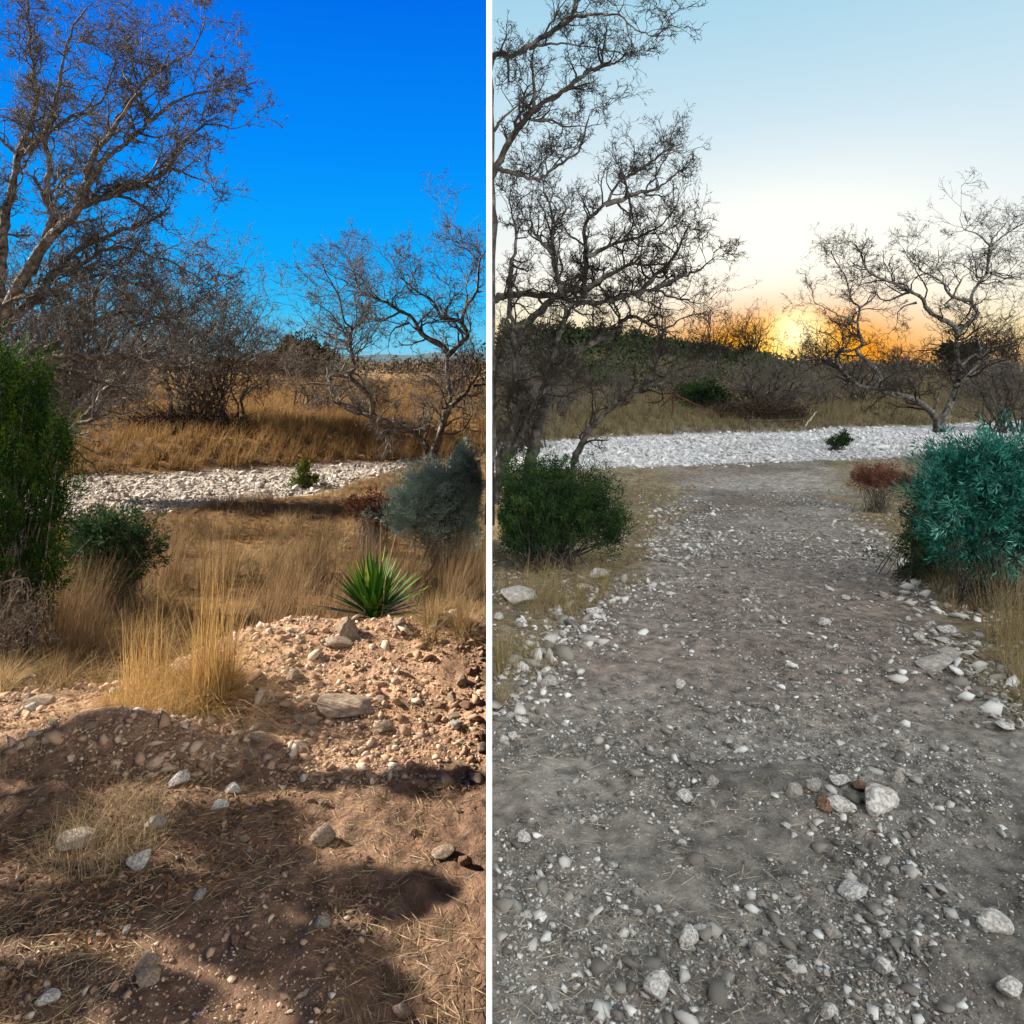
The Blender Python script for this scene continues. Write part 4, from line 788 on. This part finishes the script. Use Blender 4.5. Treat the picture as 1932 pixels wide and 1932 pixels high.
named = [
 # sunny yard
 ('boulder', 'upright grey block standing on the crest of the stone heap', 650, 1208, 44, 58, 'stone_day', 3, .3, (.05, -.15)),
 ('stone', 'oval flat stone lying right below the upright block', 640, 1222, 52, 26, 'stone_day', 5, .1, (0, .05)),
 ('stone', 'cube shaped pink stone on the crest right of the yucca', 752, 1190, 34, 32, 'stone_day', 1, .5, (0, -.1)),
 ('stone', 'flat pink slab cut by the wall at the right of the heap', 897, 1198, 44, 12, 'stone_day', 7, 0, (0, .05)),
 ('stone', 'flat white slab low on the crest between the cube stone and the wall', 826, 1186, 34, 12, 'stone_white', 2, .2, (0, 0)),
 ('stone', 'angular white block right in the lower heap near the wall', 862, 1380, 34, 24, 'stone_white', 4, .5, (0, .1)),
 ('stone', 'yellowish wedge stone left of the white block, lower heap', 720, 1386, 38, 24, 'stone_day', 6, .3, (0, -.3)),
 ('stone', 'brown angular stone beside the tallest grass clump', 455, 1348, 42, 36, 'stone_brown', 8, .4, (0, .1)),
 ('stone', 'striped brown stone above the angular one, right of the tall clump', 480, 1298, 44, 30, 'stone_brown', 9, .1, (0, .2)),
 ('stone', 'squat pink stone in the middle left of the heap', 548, 1288, 34, 28, 'stone_day', 10, .6, (0, 0)),
 ('stone', 'long flat pale stone at the foot of the heap under the grass clump', 478, 1398, 50, 14, 'stone_day', 11, .1, (0, .05)),
 ('stone', 'pair partner flat tan stone left of the long flat one', 440, 1394, 34, 14, 'stone_day', 12, .2, (0, 0)),
 ('stone', 'wide rounded tan stone at the left edge of the lit soil', 62, 1334, 58, 24, 'stone_day', 13, .1, (0, 0)),
 ('stone', 'grey faceted stone alone on the bare brown soil, centre of the sunny foreground', 607, 1594, 48, 42, 'stone_day', 14, .5, (0, .25)),
 ('stone', 'blue grey pointed stone leaning beside the pale grass tuft', 262, 1643, 56, 44, 'stone_white', 15, .9, (.1, -.5)),
 ('stone', 'flat rough grey stone left of the pointed one', 140, 1605, 78, 34, 'stone_dusk', 0, 0, (0, .03)),
 ('stone', 'grey block above the pointed stone, right of the pale tuft', 292, 1566, 38, 34, 'stone_dusk', 2, .5, (0, .2)),
 ('stone', 'upright white stone in the dark shadow band', 335, 1488, 36, 30, 'stone_white', 6, .5, (0, -.4)),
 ('stone', 'white stone lying right of the shadow band middle', 435, 1583-86, 34, 18, 'stone_white', 9, .1, (0, 0)),
 ('stone', 'flat pale stone below the band, left of centre', 408, 1535, 38, 18, 'stone_white', 10, .1, (0, 0)),
 ('stone', 'pink rounded stone at the lower left, upper of a touching pair', 270, 1838, 44, 40, 'stone_day', 12, .4, (0, .1)),
 ('stone', 'pink angular stone at the lower left, lower of a touching pair', 272, 1862, 48, 32, 'stone_day', 3, .1, (0, 0)),
 ('stone', 'white rounded stone near the lower left corner', 85, 1895, 40, 22, 'stone_white', 13, .2, (0, 0)),
 ('stone', 'smooth oval stone in the shade right of the leaf litter', 603, 1757, 34, 26, 'stone_dusk', 11, .4, (0, .2)),
 ('stone', 'pinkish knobbly stone near the wall on the bare soil', 838, 1624, 44, 26, 'stone_day', 8, .1, (0, 0)),
 ('stone', 'small brown cobble right of the knobbly one', 878, 1636, 26, 26, 'stone_brown', 7, .1, (0, 0)),
 ('stone', 'pink stone cut off by the bottom edge near the middle of the sunny side', 757, 1930, 40, 28, 'stone_day', 5, .6, (0, .3)),
 # dusk yard
 ('boulder', 'largest pale rounded boulder set in the little heap on the dusk track', 1665, 1536, 76, 58, 'stone_white', 13, .3, (0, .1)),
 ('stone', 'white topped stone left of the largest boulder in the heap', 1588, 1530, 54, 42, 'stone_white', 5, .3, (0, .1)),
 ('stone', 'brown capped stone touching the left of the white topped one', 1560, 1532, 36, 36, 'stone_brown', 12, .1, (0, -.2)),
 ('stone', 'round grey stone at the left end of the heap', 1498, 1508, 36, 34, 'stone_dusk', 11, .2, (0, 0)),
 ('stone', 'grey cobble second from the left in the heap', 1540, 1500, 28, 30, 'stone_dusk', 8, .2, (0, 0)),
 ('stone', 'flat topped white stone at the back of the heap', 1590, 1483, 42, 24, 'stone_white', 7, .2, (0, 0)),
 ('stone', 'tan oblong stone at the back right of the heap', 1625, 1493, 40, 20, 'stone_brown', 10, -.3, (0, .3)),
 ('stone', 'pale upright cobble behind the heap', 1695, 1477, 26, 28, 'stone_dusk', 14, .3, (0, 0)),
 ('stone', 'half buried jagged white stone below the heap', 1615, 1692, 56, 26, 'stone_white', 2, .1, (0, 0)),
 ('stone', 'rounded white stone near the right edge, lower part of the track', 1883, 1765, 60, 44, 'stone_white', 13, -.3, (0, .2)),
 ('stone', 'grey oval stone in a small hollow below the centre of the dusk side', 1430, 1808, 38, 32, 'stone_dusk', 11, .3, (0, .1)),
 ('stone', 'pale egg shaped stone above the jagged row, lower centre', 1572, 1770, 36, 38, 'stone_dusk', 5, .2, (0, .2)),
 ('stone', 'white square stone below the hollow near the bottom centre', 1498, 1845, 34, 32, 'stone_white', 1, .5, (0, 0)),
 ('stone', 'long white stone standing aslant left of the lower centre', 1302, 1795, 40, 58, 'stone_white', 6, .4, (.2, -.4)),
 ('stone', 'long white stone lying aslant near the bottom left of the dusk side', 1243, 1895, 54, 58, 'stone_white', 9, .9, (.3, .7)),
 ('stone', 'white block with rough end near the bottom, right of centre', 1668, 1845, 50, 46, 'stone_white', 4, .7, (0, .4)),
 ('stone', 'white cobble at the right edge near the bottom', 1915, 1888, 50, 36, 'stone_white', 8, .4, (0, .3)),
 ('stone', 'round pale cobble cut off by the bottom edge, dusk side centre', 1565, 1932, 40, 30, 'stone_white', 11, .4, (0, 0)),
 ('stone', 'white angular stone above the middle of the dusk foreground', 1292, 1515, 34, 26, 'stone_white', 3, .2, (0, 0)),
 ('stone', 'small triangular stone left of the angular one', 1268, 1492, 20, 20, 'stone_dusk', 1, .2, (0, 0)),
 ('stone', 'grey cobble with dark hole beside it, upper foreground', 1345, 1484, 26, 24, 'stone_dusk', 14, .2, (0, 0)),
 ('stone', 'white kite shaped stone in the middle of the dusk track', 1285, 1306, 22, 28, 'stone_white', 15, .3, (.2, .2)),
 ('stone', 'white stone alone in the middle distance of the track', 1556, 1182, 30, 18, 'stone_white', 10, .3, (0, 0)),
 ('stone', 'pale cobble above the lone one on the right side of the track', 1597, 1132, 18, 14, 'stone_white', 12, .3, (0, 0)),
 ('boulder', 'large speckled grey boulder at the left verge below the dark bush', 985, 1140, 76, 44, 'stone_dusk', 0, .2, (0, .1)),
 ('stone', 'white rounded boulder on the left verge beside the track', 1128, 1090, 36, 24, 'stone_white', 13, .2, (0, 0)),
 ('stone', 'pale boulder under the rounded one on the left verge', 1104, 1114, 32, 18, 'stone_white', 5, .2, (0, 0)),
 ('stone', 'white pair of stones at the lower left verge', 1124, 1160, 34, 20, 'stone_white', 7, .2, (0, 0)),
 ('stone', 'small white cobble below the speckled boulder, nearer the track', 980, 1180, 26, 18, 'stone_white', 11, .2, (0, 0)),
 ('stone', 'white cobble touching the wall below the speckled boulder', 940, 1170, 22, 18, 'stone_white', 12, .2, (0, 0)),
 ('stone', 'pointed grey stone standing on the left side of the dusk track', 1036, 1296, 30, 32, 'stone_dusk', 6, .2, (0, -.4)),
 ('stone', 'white stone lying at the left edge of the dusk foreground, upper of three', 985, 1392-24, 30, 18, 'stone_white', 4, .2, (0, .2)),
 ('stone', 'white stone at the left edge of the dusk foreground, right of a row of three', 966, 1398, 24, 20, 'stone_white', 1, .2, (0, 0)),
 ('stone', 'white stone at the left edge of the dusk foreground, middle of a row of three', 948, 1404, 22, 16, 'stone_white', 10, .2, (0, 0)),
 ('stone', 'white angular stone at the left of the dusk foreground below the grass tuft', 986, 1592, 30, 22, 'stone_white', 9, .2, (0, 0)),
 ('boulder', 'pale grey boulder on the right verge under the teal shrub', 1796, 1195, 44, 22, 'stone_white', 7, .2, (0, 0)),
 ('boulder', 'pitted square boulder on the right verge', 1800, 1242, 40, 30, 'stone_dusk', 0, .2, (0, 0)),
 ('boulder', 'long flat half buried rock on the right verge below the pitted one', 1775, 1262, 80, 22, 'stone_dusk', 7, .35, (0, -.15)),
 ('stone', 'pale cobble left of the pitted boulder', 1735, 1206, 22, 16, 'stone_white', 12, .2, (0, 0)),
 ('stone', 'flat slab above the pitted boulder', 1792, 1216, 38, 10, 'stone_white', 2, -.2, (0, .2)),
 ('stone', 'white flat stone at the right edge in the upper foreground', 1905, 1380, 50, 18, 'stone_white', 4, .1, (0, .1)),
 ('stone', 'rounded stone below the upright dry grass at the right edge', 1898, 1275, 34, 22, 'stone_dusk', 13, .2, (0, 0)),
]
for t in named: stone(t[0], t[1], t[2], t[3], t[4], t[5], t[6], t[7], t[8], t[9], cat=t[0])
tilts = lambda: (RNG.normal(0, .25), RNG.normal(0, .25))
def many(n, box, wr, hr, mats, label, group, filt=None):
    c = 0; tries = 0
    while c < n and tries < n*20:
        tries += 1; U = RNG.uniform(box[0], box[1]); V = RNG.uniform(box[2], box[3])
        if filt and not filt(U, V): continue
        s = .35+.65*(V-box[2])/(box[3]-box[2]) if wr[2] else 1
        w = (wr[0]+(wr[1]-wr[0])*RNG.random()**2)*s; stone('stone', label, U, V, w, w*RNG.uniform(.45, .85)*hr, str(RNG.choice(mats)), None, RNG.uniform(0, 6.3), tilts(), group=group, bury=.22); c += 1
many(46, (460, 912, 1190, 1440), (14, 32, 0), 1, ['stone_day', 'stone_day', 'stone_brown'], 'loose pinkish stone scattered over the sunlit heap', 'loose stones on the sunlit heap', lambda U, V: V > 1235-(U-460)*.25 or U > 620)
many(16, (20, 260, 1210, 1400), (16, 34, 0), .8, ['stone_day', 'stone_white'], 'pale stone in the hollow left of the golden grass clump', 'stones in the hollow left of the clump', lambda U, V: V > 1300 or U > 120)
many(36, (20, 905, 1440, 1925), (12, 30, 0), .9, ['stone_day', 'stone_brown', 'stone_dusk'], 'loose stone lying on the shaded brown soil', 'loose stones on the shaded soil', lambda U, V: U < 520 or RNG.random() < .4)
many(84, (935, 1925, 1330, 1928), (12, 38, 1), 1, ['stone_dusk', 'stone_dusk', 'stone_white'], 'loose pale stone scattered on the grey dusk foreground', 'loose stones on the dusk foreground')
many(18, (1100, 1300, 990, 1200), (8, 16, 0), .8, ['stone_white', 'stone_dusk'], 'small white stone along the left verge of the track', 'stones along the left verge', lambda U, V: abs(U-(1230-(V-990)*.45)) < 45)
many(20, (1640, 1925, 1080, 1330), (10, 24, 0), .8, ['stone_white', 'stone_dusk'], 'pale stone along the right verge of the track', 'stones along the right verge', lambda U, V: abs(U-(1650+(V-1080)*.95)) < 55)
many(10, (1480, 1760, 1470, 1580), (10, 22, 0), .9, ['stone_dusk', 'stone_brown'], 'small cobble packed round the boulders of the little heap', 'cobbles packed round the little heap')
many(5, (150, 900, 895, 945), (10, 22, 0), .8, ['stone_white'], 'larger white cobble standing out of the sunny creek bed', 'larger cobbles in the sunny creek bed', lambda U, V: V < 930)

# half buried slab with soil on top in the heap
stone('boulder', 'broad half buried rock with pale rim in the middle of the sunlit heap', 660, 1352, 124, 34, 'stone_day', 7, .2, (.1, .12), cat='boulder', bury=.46)

# ------------------------------------------------------------ brush heaps, logs, stick, pipe brace
def brush(label, U, V, y, w, h):
    x0 = (U-U0)*K*y; z0 = float(height(x0, y)); o = empty('brush_pile', (x0, y, z0), label, 'brush pile'); a = Acc(); n = 700; s = K*y
    g_ = lambda sd: np.clip(RNG.normal(0, 1, n), -1.9, 1.9)*sd
    C = np.stack([x0+g_(.28)*w*s, y+g_(.3), z0+np.abs(g_(.33))*h*s], -1)
    D = RNG.normal(size=(n, 3))*np.array([1, .6, .4]); P, R = grow(C, D, RNG.uniform(.3, 1.1, n), RNG.uniform(.006, .016, n), 4, .25, 0); a.tube(P, R, 3); a.build('sticks', M['brush'], o)
    V_, F = leaves(np.repeat(C, 8, 0)+RNG.normal(size=(n*8, 3))*.12, RNG.normal(size=(n*8, 3)), RNG.uniform(.05, .14, n*8), RNG.uniform(.03, .06, n*8)); b = Acc(); b.add(V_, F, RNG.random(n*8)*.5); b.build('dead_leaves', M['brush'], o)
brush('dark heap of dead brush under the domed thicket beyond the sunny creek', 350, 862, 19.3, 190, 50)
brush('dark heap of dead brush under the grey thicket beyond the dusk creek', 1435, 790, 28.2, 150, 34)
def pole(name, label, cat, p0, p1, y, r, mat, parts=None, sag=0):
    A = px(*p0, y); B = px(*p1, y); t = np.linspace(0, 1, 8)[:, None]; P = A+(B-A)*t+RNG.normal(size=(8, 3))*r*.3
    a = Acc(); a.tube(P[None], np.linspace(r, r*.7, 8)[None], 8, np.array([.5])); o = a.build(name, mat, smooth=True); return tag(o, label, cat)
pole('log', 'thin grey fallen log lying along the far bank below the sunny thicket', 'log', (338, 869), (482, 861), 18.9, .035, M['wood'])
pole('log', 'thin grey fallen log lying below the brush heap beyond the dusk creek', 'log', (1408, 794), (1512, 792), 27.0, .035, M['bark_dusk'])
pole('stick', 'pale bare stick leaning on the far bank of the dusk creek', 'stick', (1519, 804), (1541, 776), 26.5, .03, M['wood'])
pole('branch', 'pale fallen branch on the ground behind the green bush', 'branch', (955, 908), (1035, 912), 9.0, .02, M['wood'])
yb = 28.0; b0 = px(1270, 777, yb); o = empty('pipe_brace', (b0[0], yb, float(height(b0[0], yb))), 'rusty pipe fence brace with one post and two slanting legs beyond the dusk creek', 'fence brace')
for nm, p0, p1 in (('post', (1270, 800), (1270, 742)), ('brace', (1246, 768), (1271, 743)), ('brace', (1322, 768), (1270, 743))):
    A = px(*p0, yb); B = px(*p1, yb); a = Acc(); a.tube(np.stack([A, B])[None], np.full((1, 2), .035), 8, np.array([.5])); a.build(nm, M['rust'], o, True)

# ------------------------------------------------------------ leafy oak left of the view; its shade dapples the foreground
def shade_oak():
    o = empty('oak_tree', (-7.6, 3.6, 0), 'leafy oak just outside the left of the view shading the foreground', 'tree'); a = Acc()
    t = np.linspace(0, 1, 6)[:, None]; P = np.array([-7.6, 3.6, -.1])+t*np.array([.2, .1, 2.6]); a.tube(P[None], np.linspace(.22, .14, 6)[None], 10)
    lumps = []
    boxes = [(0, 300, 1412, 1450, 22, .10), (300, 560, 1420, 1470, 16, .09), (560, 880, 1466, 1480, 9, .06), (390, 500, 1520, 1590, 9, .10), (430, 540, 1620, 1690, 9, .10), (400, 500, 1730, 1820, 9, .10),
             (560, 720, 1670, 1710, 8, .09), (700, 830, 1675, 1715, 8, .07), (0, 120, 1510, 1590, 6, .09), (200, 340, 1640, 1720, 7, .09), (30, 190, 1700, 1750, 7, .09), (60, 180, 1840, 1900, 6, .09),
             (230, 340, 1860, 1920, 6, .09), (540, 640, 1780, 1850, 7, .10), (620, 720, 1860, 1925, 7, .10)]
    for (u0, u1, v0, v1, n, r) in boxes:
        for q in range(n):
            gx, gy, gz = hit(RNG.uniform(u0, u1), RNG.uniform(v0, v1)); z = RNG.uniform(2.3, 3.3)
            lumps.append((np.array([gx, gy, gz])+np.array(SUN_DIR)/SUN_DIR.z*(z-gz), r*RNG.uniform(.45, .7)))
    m = len(lumps); E = np.array([l[0] for l in lumps]); k0 = 0; tt = np.linspace(0, 1, 7)[None, :, None]
    for bx_ in boxes:
        sub = E[k0:k0+bx_[4]]; k0 += bx_[4]; c = sub.mean(0); Bq = P[-1][None, None]*(1-tt)+c[None, None]*tt; Bq[:, 1:-1] += RNG.normal(size=(1, 5, 3))*.07
        a.tube(Bq, np.linspace(.03, .012, 7)[None], 6)
        q = c[None, None]*(1-tt)+sub[:, None]*tt; q[:, 1:-1] += RNG.normal(size=q[:, 1:-1].shape)*.03
        a.tube(q, np.linspace(1, .4, 7)[None]*np.full((len(sub), 1), .008), 4)
    a.build('trunk', M['bark_day'], o, True)
    n = 420; C = np.repeat(E, n, 0)+nrm(RNG.normal(size=(m*n, 3)))*RNG.random((m*n, 1))**.4*np.repeat([l[1] for l in lumps], n)[:, None]*np.array([1.2, 1.0, .6])
    V, F = leaves(C, RNG.normal(size=C.shape), np.full(len(C), .045), np.full(len(C), .036)); b = Acc(); b.add(V, F, RNG.random(len(C))); b.build('crown', M['shrub_green'], o)
shade_oak()
